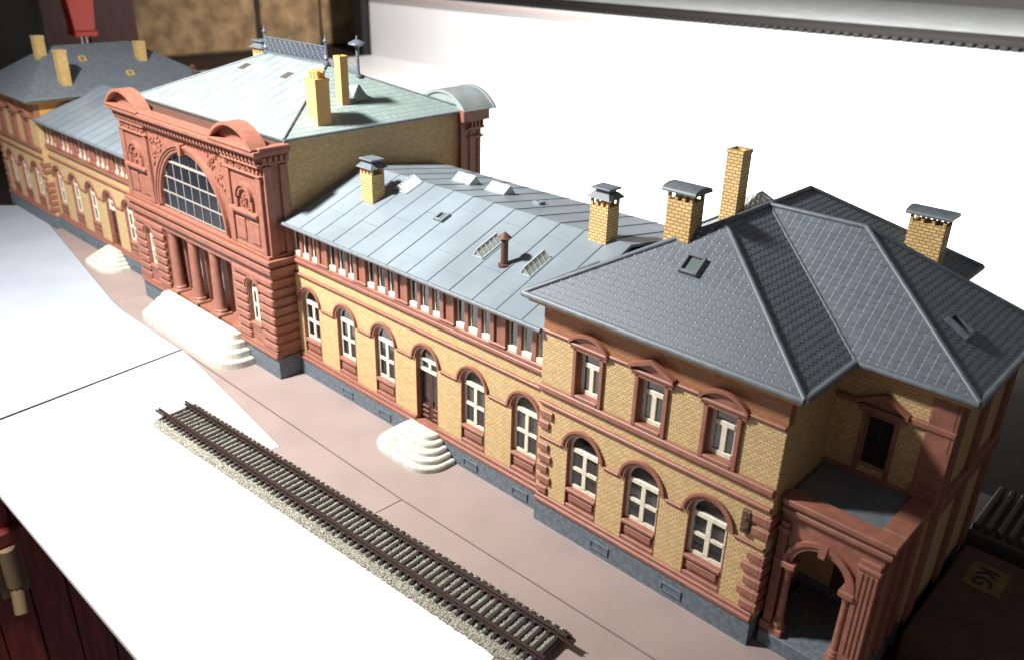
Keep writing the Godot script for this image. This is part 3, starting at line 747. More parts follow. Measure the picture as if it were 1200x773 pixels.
# ---------------------------------------------------------------- the entrance portico beside the near pavilion
func build_portico():
	var t := thing("entrance_portico", "terracotta corner porch with round arch, columns and flat grey roof", "porch", Vector3(53, 0, 0))
	var F := -0.25; var X := 6.7; var B := -5.85
	bx("base_slab", t, M.plinth, 0.28, X + 0.1, 0.0, 1.2, B, F + 0.45, 0.06)
	var xc := 3.2; var r := 1.72; var sp := 7.15
	var w := MB.new(); wall_mesh(w, 0.3, X - 0.05, 7.15, 10.6, F - 0.7, F, [[xc, r, 7.15, sp, true]])
	obj("front_wall", w, M.terra, t)
	var a := MB.new(); a.ring(xc, sp, r, r + 0.32, F - 0.2, F + 0.16, 0, PI, 18); a.ring(xc, sp, r + 0.32, r + 0.58, F - 0.2, F + 0.28, 0, PI, 18)
	obj("archivolt", a, M.terra, t)
	var ks := MB.new(); ks.ext(PackedVector2Array([Vector2(xc - 0.2, sp + r - 0.25), Vector2(xc + 0.2, sp + r - 0.25), Vector2(xc + 0.28, sp + r + 0.6), Vector2(xc - 0.28, sp + r + 0.6)]), F - 0.1, F + 0.36)
	obj("keystone", ks, M.terra, t)
	for x in [0.62, 6.0]:
		var p := MB.new(); var wd := 0.3 if x < 3 else 0.62
		p.box(x - wd, x + wd, 1.2, 9.9, F - 0.8, F + 0.2, 0.05)
		for k in 4:
			var gx: float = x - wd + (k + 0.6) * wd * 2 / 4.2
			p.box(gx, gx + wd * 0.26, 2.6, 9.0, F + 0.2, F + 0.27, 0.02)
		p.box(x - wd - 0.1, x + wd + 0.1, 9.2, 9.5, F - 0.8, F + 0.32, 0.05); p.box(x - wd - 0.12, x + wd + 0.12, 1.2, 1.9, F - 0.8, F + 0.34, 0.06)
		obj("pilaster", p, M.terra, t)
	for x in [xc - r - 0.16, xc + r + 0.16]:
		var c := MB.new(); c.lathe(Vector3(x, 1.2, F - 0.05), [[0.4, 0], [0.4, 0.9], [0.34, 1.0], [0.36, 1.15], [0.27, 1.3], [0.22, 5.0], [0.27, 5.1], [0.27, 5.2], [0.38, 5.4], [0.38, 5.5]], 16)
		c.box(x - 0.48, x + 0.48, 6.7, 7.15, F - 0.6, F + 0.4, 0.05); c.box(x - 0.46, x + 0.46, 1.2, 1.75, F - 0.5, F + 0.4, 0.05)
		obj("column", c, M.terra, t)
		var bkw := MB.new(); bkw.box(x - (0.55 if x < 3 else -0.15), x + (-0.15 if x < 3 else 0.5), 1.2, 7.1, F - 0.9, F - 0.5); obj("pier", bkw, M.terra, t)
	for x in [0.8, 5.2]:
		bx("impost_band", t, M.terra, x - (0.5 if x < 3 else 0.0), x + (0.0 if x < 3 else 0.6), 6.75, 7.1, F - 0.3, F + 0.26, 0.05)
	w = MB.new(); w.box(X - 0.7, X - 0.05, 1.2, 10.6, B, F - 0.8); obj("side_wall", w, M.terra, t)
	for k in 3: bx("side_pilaster", t, M.terra, X - 0.1, X + 0.2, 1.2, 10.4, B + 0.2 + k * 2.1, B + 0.9 + k * 2.1, 0.05)
	var e := MB.new()
	for s in [[10.4, 10.65, 0.2], [10.65, 11.0, 0.38], [11.0, 11.35, 0.3], [11.35, 11.75, 0.55]]:
		e.box(0.3, X + s[2], s[0], s[1], F - 0.85, F + s[2], 0.05); e.box(X - 0.85, X + s[2], s[0], s[1], B, F - 0.86, 0.05)
	obj("entablature", e, M.terra, t)
	bx("flat_roof", t, M.slate, 0.3, X - 0.8, 11.1, 11.45, B, F - 0.8)
	bx("porch_ceiling", t, M.terra, 0.3, X - 0.7, 10.4, 10.6, B, F - 0.86)
	bx("door_leaf", t, M.door, 2.1, 4.3, 1.3, 7.9, B - 0.35, B - 0.1)

# ---------------------------------------------------------------- the entrance hall
func rounded(hw: float, d: float, r: float) -> PackedVector2Array:   # a step's outline: straight at the back, round at the front corners; x, -z
	var p := PackedVector2Array([Vector2(-hw, 0.0)])
	for i in 9:
		var a := PI - PI / 2 * i / 8.0
		p.append(Vector2(-hw + r + cos(a) * r, d - r + sin(a) * r))
	for i in 9:
		var a := PI / 2 - PI / 2 * i / 8.0
		p.append(Vector2(hw - r + cos(a) * r, d - r + sin(a) * r))
	p.append(Vector2(hw, 0.0))
	return p
func build_steps(called: String, label: String, at: Vector3, tiers: Array, group := ""):
	var t := thing(called, label, "steps", at, group)
	var y := 0.0
	for q in tiers:   # half width, depth, corner radius, height
		var m := MB.new()
		m.xf = Transform3D(Basis(Vector3.RIGHT, Vector3.BACK, Vector3.UP * -1.0), Vector3.ZERO)
		var e := 0.07
		m.ext(rounded(q[0], q[1], q[2]), -(y + q[3] - e), -y)
		var o := rounded(q[0], q[1], q[2]); var inn := rounded(q[0] - e, q[1] - e, q[2] - e)
		m.ext(inn, -(y + q[3]), -(y + q[3] - e - 0.001))
		for i in o.size() - 1:
			m.xf = Transform3D.IDENTITY
			m.quad(Vector3(o[i].x, y + q[3] - e, o[i].y), Vector3(o[i + 1].x, y + q[3] - e, o[i + 1].y), Vector3(inn[i + 1].x, y + q[3], inn[i + 1].y), Vector3(inn[i].x, y + q[3], inn[i].y))
		obj("step", m, M.steps, t)
		y += q[3]
func scrolls(mb: MB, pts: Array, z: float, sz: float):   # raised curls and leaves of moulded ornament
	for p in pts:
		var a := rng.randf() * TAU
		var r := sz * rng.randf_range(0.6, 1.0)
		mb.ring(p.x, p.y, r * 0.55, r, z, z + 0.16, a, a + 4.2, 8)
		mb.lathe(Vector3(p.x, p.y, z), [], 4)
		var q := Vector3(p.x + cos(a) * r * 0.1, p.y + sin(a) * r * 0.1, z)
		var s := r * 0.4
		mb.tri(q + Vector3(-s, -s, 0), q + Vector3(s, -s, 0), q + Vector3(0, 0, 0.2)); mb.tri(q + Vector3(s, -s, 0), q + Vector3(0, s, 0), q + Vector3(0, 0, 0.2)); mb.tri(q + Vector3(0, s, 0), q + Vector3(-s, -s, 0), q + Vector3(0, 0, 0.2))
func build_hall():
	var t := thing("station_hall", "tall terracotta entrance hall with big arched window and pale hipped roof", "station hall", Vector3(-15.3, 0, 0))
	var H := 15.3; var Z := 2.6
	rng.seed = 901
	bx("plinth", t, M.plinth, -H, H + 0.1, -0.02, 2.3, -23.6, Z + 0.2, 0.03)
	# lower storey: rusticated bays either side of the porch
	for s in [-1.0, 1.0]:
		var xc: float = s * 11.55
		var x0 := xc - 3.65; var x1 := xc + 3.65
		var w := MB.new(); wall_mesh(w, x0, x1, 2.3, 11.2, Z - 0.9, Z, [[xc, 1.05, 4.4, 8.9, true]])
		obj("bay_wall", w, M.terra, t)
		moulding("base_trim", t, x0 - 0.1, x1 + 0.15, [[2.3, 2.7, Z + 0.42], [2.7, 3.05, Z + 0.3]], Z - 0.3)
		for k in 8:
			var y := 3.1 + k * 0.99
			var a := 1.15 if y < 8.5 else (1.2 if y < 9.3 else 0.75)
			if k < 2 and y < 4.2: a = 1.15
			if k == 7: a = 0.0
			if a > 0.0:
				bx("rustic_block", t, M.terra, x0 - (0.1 if s < 0 else 0.0), xc - a, y, y + 0.8, Z - 0.3 if s > 0 else -0.25, Z + 0.32, 0.14)
				bx("rustic_block", t, M.terra, xc + a, x1 + (0.18 if s > 0 else 0.0), y, y + 0.8, -0.25 if s > 0 else Z - 0.3, Z + 0.32, 0.14)
			else: bx("rustic_block", t, M.terra, x0, x1 + (0.18 if s > 0 else 0.0), y + 0.1, y + 0.8, -0.25 if s > 0 else Z - 0.3, Z + 0.28, 0.12)
		var win := make_arch_window(0.95, 3.7, "arch")
		arch_trim(t, xc, 1.05, 4.4, 5.1, 8.9, Z + 0.12, 0.4)
		put_window(t, win, Vector3(xc, 5.1, Z - 0.3))
		bx("bay_side", t, M.terra, (x1 - 0.6) if s > 0 else x0, x1 if s > 0 else (x0 + 0.6), 2.3, 23.2, -0.3, Z - 0.9)
	# the porch: four columns before three glazed doors
	bx("porch_floor", t, M.terra, -7.9, 7.9, 2.3, 2.95, -1.5, Z - 0.1)
	bx("porch_back_wall", t, M.terra, -7.9, 7.9, 2.95, 11.2, -0.4, 0.2)
	for x in [-4.8, 0.0, 4.8]:
		for s in [-1, 1]:
			var d := MB.new(); var a := -1.5 if s < 0 else 0.03; var e := -0.03 if s < 0 else 1.5
			d.box(a, a + 0.2, 0, 5.6, 0, 0.22); d.box(e - 0.2, e, 0, 5.6, 0, 0.22); d.box(a + 0.2, e - 0.2, 5.3, 5.6, 0, 0.22); d.box(a + 0.2, e - 0.2, 0, 2.2, 0, 0.14)
			for k in 4: d.box(a + 0.25, e - 0.25, 0.25 + 0.48 * k, 0.55 + 0.48 * k, 0.14, 0.34, 0.08)
			var dl := obj("door_leaf", d, M.rust, t, Vector3(x, 2.95, 0.35))
			var g := MB.new(); g.box(a + 0.2, e - 0.2, 2.2, 5.3, 0.05, 0.1); obj("pane", g, M.curtain if s > 0 else M.glass, dl)
		var tl := MB.new(); tl.box(-1.5, 1.5, 5.6, 5.9, 0, 0.3, 0.04); tl.box(-1.5, 1.5, 7.7, 8.0, 0, 0.3, 0.04); tl.box(-0.12, 0.12, 5.9, 7.7, 0, 0.2); tl.box(-1.5, -1.25, 5.9, 7.7, 0, 0.2); tl.box(1.25, 1.5, 5.9, 7.7, 0, 0.2)
		var to := obj("transom_light", tl, M.rust, t, Vector3(x, 2.95, 0.35))
		var tg := MB.new(); tg.box(-1.25, 1.25, 5.9, 7.7, 0.06, 0.1); obj("pane", tg, M.glass, to)
	for x in [-7.2, -2.4, 2.4, 7.2]:
		var c := MB.new()
		c.lathe(Vector3(x, 2.95, 1.9), [[0.86, 0], [0.86, 0.3], [0.7, 0.42], [0.78, 0.6], [0.66, 0.75], [0.64, 1.0], [0.54, 7.3], [0.62, 7.4], [0.62, 7.5], [0.76, 7.8], [0.76, 8.05]], 20)
		c.box(x - 0.9, x + 0.9, 2.95, 3.2, 1.0, 2.8, 0.05)
		obj("column", c, M.terra, t)
		var p := MB.new(); p.box(x - 0.5, x + 0.5, 2.95, 11.0, 0.2, 0.95, 0.05); obj("pier", p, M.terra, t)
	bx("porch_lintel", t, M.terra, -7.9, 7.9, 10.6, 11.2, 0.2, Z)
	# the band between the storeys
	var b := MB.new()
	for s in [[11.2, 11.55, Z + 0.2], [11.55, 12.15, Z + 0.45], [12.15, 12.6, Z + 0.25], [12.6, 13.05, Z + 0.6], [13.05, 13.4, Z + 0.2]]:
		b.box(-H - (s[2] - Z), H + (s[2] - Z), s[0], s[1], -0.3, s[2], 0.07)
	obj("storey_band", b, M.terra, t)
	# upper storey: the great arched window
	var R := 7.1; var sp := 13.75
	var w2 := MB.new(); wall_mesh(w2, -8.4, 8.4, 13.4, 22.3, Z - 1.0, Z - 0.15, [[0.0, R, 13.4, sp, true]])
	obj("upper_wall", w2, M.terra, t)
	var ar := MB.new(); ar.ring(0, sp, R - 0.05, R + 0.28, Z - 0.9, Z + 0.02, 0, PI, 30); ar.ring(0, sp, R + 0.28, R + 0.55, Z - 0.3, Z + 0.14, 0, PI, 30); ar.ring(0, sp, R + 0.55, R + 0.8, Z - 0.3, Z + 0.28, 0, PI, 30)
	obj("archivolt", ar, M.terra, t)
	var ks := MB.new(); ks.ext(PackedVector2Array([Vector2(-0.3, sp + R - 0.3), Vector2(0.3, sp + R - 0.3), Vector2(0.42, sp + R + 0.95), Vector2(-0.42, sp + R + 0.95)]), Z - 0.3, Z + 0.5)
	obj("keystone", ks, M.terra, t)
	var gf := MB.new(); var zf := Z - 0.38
	for k in range(-3, 4):
		var x := k * 1.85
		gf.box(x - 0.045, x + 0.045, 13.4, sp + sqrt(R * R - x * x) - 0.05, zf - 0.06, zf + 0.06)
	for y in [13.6, 15.4, 17.2]:
		var hw := sqrt(maxf(0.1, R * R - (y - sp) * (y - sp))) if y > sp else R
		gf.box(-hw, hw, y - 0.07, y + 0.07, zf - 0.05, zf + 0.07)
	gf.box(-4.7, 4.7, 19.0, 19.2, zf - 0.08, zf + 0.16)
	var gw := obj("great_window", gf, M.curtain, t)
	var gp := MB.new(); var pp := PackedVector2Array([Vector2(-R, 13.4), Vector2(R, 13.4)])
	for i in 25: pp.append(Vector2(cos(PI * i / 24.0) * R, sp + sin(PI * i / 24.0) * R))
	gp.ext(pp, zf - 0.04, zf - 0.01); obj("pane", gp, M.dark_glass, gw)
	# corner bays of the upper storey with blind niches
	for s in [-1.0, 1.0]:
		var xc: float = s * 11.85
		var x0 := xc - 3.3; var x1 := xc + 3.3
		var p := MB.new(); p.box(x0, x1, 13.05, 22.3, Z - 0.9, Z - 0.05); p.box(x0, x0 + 0.85, 13.4, 21.2, Z - 0.05, Z + 0.18, 0.06); p.box(x1 - 0.85, x1, 13.4, 21.2, Z - 0.05, Z + 0.18, 0.06)
		p.box(x0 + 0.85, x1 - 0.85, 13.4, 13.75, Z - 0.05, Z + 0.12, 0.05)
		obj("bay_panel", p, M.terra, t)
		var nch := MB.new(); nch.ring(xc, 18.6, 0.85, 1.2, Z - 0.05, Z + 0.2); nch.ring(xc, 18.6, 1.2, 1.55, Z - 0.05, Z + 0.36)
		nch.box(xc - 1.55, xc - 1.2, 17.4, 18.6, Z - 0.05, Z + 0.25, 0.05); nch.box(xc + 1.2, xc + 1.55, 17.4, 18.6, Z - 0.05, Z + 0.25, 0.05)
		nch.box(xc - 2.5, xc + 2.5, 17.0, 17.4, Z - 0.05, Z + 0.5, 0.08); nch.box(xc - 2.3, xc + 2.3, 16.7, 17.0, Z - 0.05, Z + 0.26, 0.05)
		obj("blind_niche", nch, M.terra, t)
		var pn := MB.new()
		for q in [-1.3, 1.3]: pn.box(xc + q - 0.85, xc + q + 0.85, 14.1, 16.4, Z - 0.05, Z + 0.1, 0.08)
		obj("raised_panel", pn, M.terra, t)
		var orn := MB.new(); var pts := []
		for i in 10: pts.append(Vector2(x0 + 0.5 + i * 0.62, 21.65 + 0.1 * (i % 2)))
		for i in 7: pts.append(Vector2(xc + rng.randf_range(-0.6, 0.6), 17.7 + i * 0.2))
		scrolls(orn, pts, Z - 0.02, 0.36)
		obj("ornament", orn, M.terra, t)
		var capm := MB.new(); capm.box(x0 - 0.1, x1 + 0.1, 21.15, 21.3, Z - 0.5, Z + 0.3, 0.04); capm.box(x0 - 0.1, x1 + 0.1, 22.05, 22.3, Z - 0.5, Z + 0.34, 0.05)
		obj("capital_band", capm, M.terra, t)
		# spandrel ornament
		var so := MB.new(); var sp_pts := []
		for i in 26:
			var x: float = s * rng.randf_range(5.2, 8.2); var y := rng.randf_range(18.2, 21.7)
			if Vector2(x, y - sp).length() > R + 1.25: sp_pts.append(Vector2(x, y))
		scrolls(so, sp_pts, Z - 0.16, 0.36); obj("ornament", so, M.terra, t)
	# corner returns: two pilasters on the side that faces the near wing
	for s in [-1.0, 1.0]:
		var xo: float = s * H
		for q in [[0.0, 0.75], [1.75, 2.5]]:
			bx("side_pilaster", t, M.terra, minf(xo - s * 0.2, xo + s * 0.18), maxf(xo - s * 0.2, xo + s * 0.18), 13.4, 22.2, q[0] - 0.2, q[1] - 0.1, 0.05)
	# entablature with dentils
	var en := MB.new()
	for s in [[22.3, 22.55, 0.3], [22.55, 23.1, 0.12], [23.1, 23.35, 0.62], [23.35, 23.8, 1.0]]: en.box(-H - s[2] * 0.7, H + s[2] * 0.7, s[0], s[1], -0.35, Z + s[2], 0.06)
	obj("entablature", en, M.terra, t)
	var dm := MB.new(); dm.box(-0.17, 0.17, 22.6, 23.1, 0.1, 0.55); var dmesh := dm.mesh()
	for i in 46: inst("dentil", dmesh, M.terra, t, Vector3(-H + 0.25 + i * (2 * H - 0.5) / 45.0, 0, Z))
	for i in 5: inst("dentil", dmesh, M.terra, t, Vector3(H, 0, 2.4 - i * 0.6), Basis(Vector3.UP, PI / 2))
	# parapet and rounded pediments over the corner bays
	bx("parapet", t, M.terra, -H, H, 23.8, 24.05, 1.9, Z + 0.75, 0.06)
	bx("roof_terrace", t, M.rust, -H + 0.2, H - 0.2, 23.8, 23.9, -0.2, 1.9)
	bx("parapet", t, M.terra, H - 0.2, H + 0.75, 23.8, 24.1, -0.3, Z + 0.4, 0.06)
	for s in [-1.0, 1.0]:
		var xc: float = s * 11.75
		var hw := 4.0; var rise := 2.0; var r := (hw * hw + rise * rise) / (2 * rise); var a := asin(hw / r); var yc := 23.95 + rise - r
		var m := MB.new()
		m.ring(xc, yc, r - 0.3, r, 1.9, Z + 1.05, PI / 2 - a, PI / 2 + a, 18)
		var p := PackedVector2Array([])
		for i in 13:
			var q := PI / 2 - a + 2 * a * i / 12.0
			p.append(Vector2(xc + cos(q) * (r - 0.28), maxf(23.82, yc + sin(q) * (r - 0.28))))
		m.ext(p, 1.8, Z + 0.2)
		m.box(xc - hw, xc + hw, 23.81, 24.06, Z + 0.2, Z + 1.1, 0.05)
		obj("round_pediment", m, M.terra, t)
	# plain side and rear walls
	for s in [-1.0, 1.0]: bx("side_wall", t, M.brick, minf(s * H - s * 0.15, s * H - s * 0.9), maxf(s * H - s * 0.15, s * H - s * 0.9), 2.3, 24.2, -22.6, -0.3)
	bx("rear_wall", t, M.side_brick, -H + 0.9, H - 0.9, 2.3, 24.2, -23.4, -22.6)
	for s in [-1.0, 1.0]:
		var x0: float = s * H - 3.4 if s > 0 else s * H - 0.3; var x1 := x0 + 3.7
		var rp := MB.new(); rp.xf = Transform3D(Basis.IDENTITY, Vector3(0, 0, -1.2))
		rp.box(x0, x1, 2.3, 23.2, -24.6, -21.5); rp.box(x0, x1 + 0.12, 13.3, 22.0, -24.5, -24.0, 0.04); rp.box(x0, x1 + 0.12, 13.3, 22.0, -23.1, -22.7, 0.04)
		rp.box(x0 - 0.2, x1 + 0.25, 21.2, 21.5, -24.8, -22.5, 0.05); rp.box(x0 - 0.3, x1 + 0.35, 22.2, 22.5, -24.9, -22.4, 0.05); rp.box(x0 - 0.5, x1 + 0.6, 23.2, 24.5, -25.4, -21.3, 0.06)
		for k in 4: rp.box(x1, x1 + 0.45, 22.5, 23.2, -24.6 + k * 0.55, -24.35 + k * 0.55)
		obj("rear_pier", rp, M.terra, t)
		var vm := MB.new(); var xc: float = s * 12.3
		vm.ring(xc, 21.4, 4.65, 5.0, -27.4, -22.6, PI / 2 - 0.92, PI / 2 + 0.92, 18)
		var vp := PackedVector2Array()
		for i in 13:
			var q := PI / 2 - 0.9 + 1.8 * i / 12.0
			vp.append(Vector2(xc + cos(q) * 4.7, 21.4 + sin(q) * 4.7))
		vm.ext(vp, -27.2, -22.8)
		vm.ring(xc, 21.4, 4.95, 5.12, -27.5, -27.1, PI / 2 - 0.95, PI / 2 + 0.95, 18)
		obj("rear_vault", vm, M.sheet_pale, t)
	bx("ceiling_plate", t, M.dark, -H + 0.9, H - 0.9, 12.0, 12.4, -22.6, -0.4)
	# the hipped roof
	var ye := 24.4; var zf2 := 0.0; var zb2 := -23.9; var yr := 29.2; var rz := -11.9; var rl := 6.0; var e := H + 0.15
	var FL := Vector3(-e, ye, zf2); var FR := Vector3(e, ye, zf2); var BL := Vector3(-e, ye, zb2); var BR := Vector3(e, ye, zb2); var RL := Vector3(-rl, yr, rz); var RR := Vector3(rl, yr, rz)
	var rm := MB.new(); rm.slab([FL, FR, RR, RL], 0.22); obj("front_roof", rm, M.sheet_pale, t)
	var rs := MB.new(); rs.slab([FR, BR, RR], 0.22); rs.slab([BL, FL, RL], 0.22); rs.slab([BR, BL, RL, RR], 0.22); obj("hip_roof", rs, M.slate_small, t)
	bx("eaves_shade_strip", t, M.eaves_shade, -e + 0.1, e - 0.1, 23.9, 24.2, -0.35, -0.12)  # dark strip standing for the gap shadow below the front roof edge
	gutter(t, [FR + Vector3(0, -0.08, 0), BR + Vector3(0, -0.08, 0)], 0.16)
	var sl := MB.new()
	for k in 15:
		var x := -e + (k + 1) * 2 * e / 16.0
		var tt := 1.0
		if x < -rl: tt = (x + e) / (e - rl)
		elif x > rl: tt = (e - x) / (e - rl)
		sl.slab([Vector3(x - 0.05, ye + 0.03, 0), Vector3(x + 0.05, ye + 0.03, 0), Vector3(x + 0.05, ye + (yr - ye) * tt + 0.03, rz * tt), Vector3(x - 0.05, ye + (yr - ye) * tt + 0.03, rz * tt)], 0.1)
	obj("roof_ribs", sl, M.sheet_pale, t)
	for h in [[FL, RL], [FR, RR], [BR, RR], [RL, RR]]:
		var hb := MB.new(); hb.bar(h[0] + Vector3(0, 0.05, 0), h[1] + Vector3(0, 0.05, 0), 0.12, 6); obj("ridge_capping", hb, M.gutter, t)
	var bf := basis_on(Vector3(0, 11.9, 4.8), Vector3.UP)
	for q in [Vector3(-5.9, 27.98, -8.9), Vector3(2.8, 27.98, -8.9)]:
		var o := inst("roof_pane", box_mesh(1.3, 0.12, 1.3), M.grey_plastic, t, q, bf)
		inst("frame", box_mesh(1.6, 0.07, 1.6), M.sheet_pale, o)
	# iron cresting on the ridge
	var cr := MB.new(); var y0 := yr + 0.1
	cr.bar(Vector3(-rl, y0 + 0.15, rz), Vector3(rl, y0 + 0.15, rz), 0.09, 6); cr.bar(Vector3(-rl, y0 + 1.75, rz), Vector3(rl, y0 + 1.75, rz), 0.09, 6)
	for k in 13:
		var x := -rl + k * 1.0
		cr.bar(Vector3(x, y0, rz), Vector3(x, y0 + 1.95, rz), 0.06, 5)
		if k < 12:
			cr.bar(Vector3(x, y0 + 0.2, rz), Vector3(x + 1, y0 + 1.7, rz), 0.06, 5); cr.bar(Vector3(x + 1, y0 + 0.2, rz), Vector3(x, y0 + 1.7, rz), 0.06, 5)
			cr.ring(x + 0.5, y0 + 0.95, 0.26, 0.38, rz - 0.06, rz + 0.06, 0, TAU, 10)
			cr.ring(x + 0.5, y0 + 0.45, 0.12, 0.2, rz - 0.06, rz + 0.06, 0, TAU, 8); cr.ring(x + 0.5, y0 + 1.45, 0.12, 0.2, rz - 0.06, rz + 0.06, 0, TAU, 8)
	obj("ridge_cresting", cr, M.iron, t)
	for s in [-1, 1]:
		var fi := MB.new(); fi.lathe(Vector3(s * rl, yr, rz), [[0.35, 0], [0.35, 0.3], [0.16, 0.4], [0.3, 0.7], [0.16, 1.0], [0.12, 2.2], [0.28, 2.45], [0.1, 2.7], [0.0, 3.3]], 10)
		obj("finial", fi, M.iron, t)
	# chimneys and vents; the slope towards the near wing
	var hy := func(x: float) -> float: return ye + (yr - ye) * (e - x) / (e - rl)
	chimney(t, Vector3(13.6, hy.call(13.6), -5.4), 1.7, 1.6, 4.0, "tall", M.chimney_orange)
	for i in 3:
		for j in 2:
			var pm := MB.new(); pm.lathe(Vector3(13.05 + i * 0.55, hy.call(13.6) + 3.8, -5.75 + j * 0.65), [[0.2, 0], [0.22, 0.7], [0.27, 0.75], [0.27, 0.95], [0.16, 0.95], [0.16, 0.5]], 10)
			obj("chimney_pot", pm, M.chimney_orange, t)
	chimney(t, Vector3(11.7, hy.call(11.7), -9.7), 0.95, 0.95, 4.6, "tall", M.chimney_orange)
	chimney(t, Vector3(-8.3, 27.0, -12.9), 2.0, 1.6, 2.6, "double", M.chimney)
	var mv := MB.new(); mv.lathe(Vector3(8.3, hy.call(8.3), -14.3), [[0.4, -0.2], [0.4, 0.1], [0.2, 0.2], [0.17, 3.0], [0.32, 3.15], [0.95, 3.35], [0.9, 3.5], [0.4, 3.75], [0.12, 3.85], [0.08, 4.2], [0.0, 4.25]], 16)
	obj("mushroom_vent", mv, M.iron, t)
	var dr := MB.new(); var dp := Vector3(10.6, hy.call(10.6), -11.9)
	dr.slab([dp + Vector3(1.5, -0.55, 0.9), dp + Vector3(1.5, -0.55, -0.9), dp + Vector3(1.0, 1.0, 0)], 0.1)
	dr.slab([dp + Vector3(-1.3, 0.6, 0), dp + Vector3(1.5, -0.55, 0.9), dp + Vector3(1.0, 1.0, 0)], 0.05); dr.slab([dp + Vector3(1.5, -0.55, -0.9), dp + Vector3(-1.3, 0.6, 0), dp + Vector3(1.0, 1.0, 0)], 0.05)
	obj("dormer", dr, M.sheet_pale, t)
func box_mesh(x: float, y: float, z: float) -> Mesh:
	var m := MB.new(); m.box(-x / 2, x / 2, -y / 2, y / 2, -z / 2, z / 2, minf(y, 0.1) * 0.3)
	return m.mesh()

# ---------------------------------------------------------------- track
func build_track():
	var t := thing("model_track", "straight piece of model railway track on a gravel bed before the station", "track", Vector3(-0.6, 0.06, 13.95))
	t.rotation.y = 0.068
	var L := 45.6
	var b := MB.new(); var f := noise(0.35, 61, 3)
	var prof := [[2.4, 0.0], [2.2, 0.3], [2.02, 0.52], [1.0, 0.55], [0.0, 0.55], [-1.0, 0.55], [-2.02, 0.52], [-2.2, 0.3], [-2.4, 0.0]]
	var nx := 230
	var P := func(i: int, k: int) -> Vector3:
		var x := 0.2 + (L - 0.8) * i / nx
		var q: Array = prof[k]
		var h: float = q[1] + (f.get_noise_2d(x * 7.0, k * 40.0) * 0.10 if k > 0 and k < 8 else 0.0)
		return Vector3(x, h, q[0] + f.get_noise_2d(x * 7.0 + 90.0, k * 40.0) * 0.12)
	for i in nx:
		for k in 8: b.quad(P.call(i, k), P.call(i + 1, k), P.call(i + 1, k + 1), P.call(i, k + 1))
	for k in range(1, 7):
		b.tri(P.call(0, k), P.call(0, k + 1), Vector3(0.2, 0, 0)); b.tri(P.call(nx, k + 1), P.call(nx, k), Vector3(L - 0.6, 0, 0))
	obj("ballast_bed", b, M.ballast, t)
	var oc := MB.new(); var ax := [Vector3(1, 0, 0), Vector3(0, 0, -0.8), Vector3(-0.9, 0, 0), Vector3(0, 0, 0.9)]
	for i in 4:
		oc.tri(ax[i] * 0.078, ax[(i + 1) % 4] * 0.078, Vector3(0, 0.065, 0)); oc.tri(ax[(i + 1) % 4] * 0.078, ax[i] * 0.078, Vector3(0, -0.065, 0))
	var ocm := oc.mesh(); rng.seed = 1234
	for kind in 2:
		var mm := MultiMesh.new(); mm.transform_format = MultiMesh.TRANSFORM_3D; mm.mesh = ocm; mm.instance_count = 5000
		for i in mm.instance_count:
			var zz := rng.randf_range(-2.38, 2.38)
			if rng.randf() < 0.5: zz = rng.randf_range(1.75, 2.38) * (1.0 if rng.randf() < 0.6 else -1.0)
			var az := absf(zz)
			var yy := 0.55 if az < 2.0 else 0.53 - (az - 2.0) * 1.2
			var bs := Basis.from_euler(Vector3(rng.randf() * 6.0, rng.randf() * 6.0, rng.randf() * 6.0)).scaled(Vector3.ONE * rng.randf_range(0.5, 1.25))
			mm.set_instance_transform(i, Transform3D(bs, Vector3(rng.randf_range(0.25, L - 0.7), yy, zz) * S))
		var mi := MultiMeshInstance3D.new(); mi.name = "ballast_stones"; mi.multimesh = mm; mi.material_override = M.stone_tan if kind == 0 else M.stone_pale
		mi.set_meta("kind", "stuff"); t.add_child(mi, true)
	var s := MB.new(); s.box(-0.155, 0.155, 0.35, 0.68, -1.9, 1.9, 0.04)
	for z in [-1.45, -0.95, 0.95, 1.45]: s.box(-0.12, 0.12, 0.68, 0.8, z - 0.12, z + 0.12)
	var sm := s.mesh()
	rng.seed = 11
	var n := 70
	for i in n: inst("sleeper", sm, M.sleeper, t, Vector3(0.7 + i * (L - 1.4) / (n - 1), 0, rng.randf_range(-0.03, 0.03)), Basis(Vector3.UP, rng.randf_range(-0.015, 0.015)))
	for z in [-1.2, 1.2]:
		var r := MB.new()
		r.box(0.0, L, 0.72, 0.79, z - 0.2, z + 0.2); r.box(0.0, L, 0.79, 1.0, z - 0.06, z + 0.06); r.box(0.0, L, 1.0, 1.12, z - 0.12, z + 0.12, 0.03)
		obj("rail", r, M.rail, t)
	for q in [[-0.9, 0.8, 1.2], [L - 0.8, L + 0.5, -1.2]]:
		var j := MB.new(); j.box(q[0], q[1], 0.70, 0.82, q[2] - 0.26, q[2] + 0.26, 0.03); j.box(q[0], q[1], 0.82, 1.0, q[2] - 0.2, q[2] - 0.13); j.box(q[0], q[1], 0.82, 1.0, q[2] + 0.13, q[2] + 0.2)
		obj("rail_joiner", j, M.rail, t)
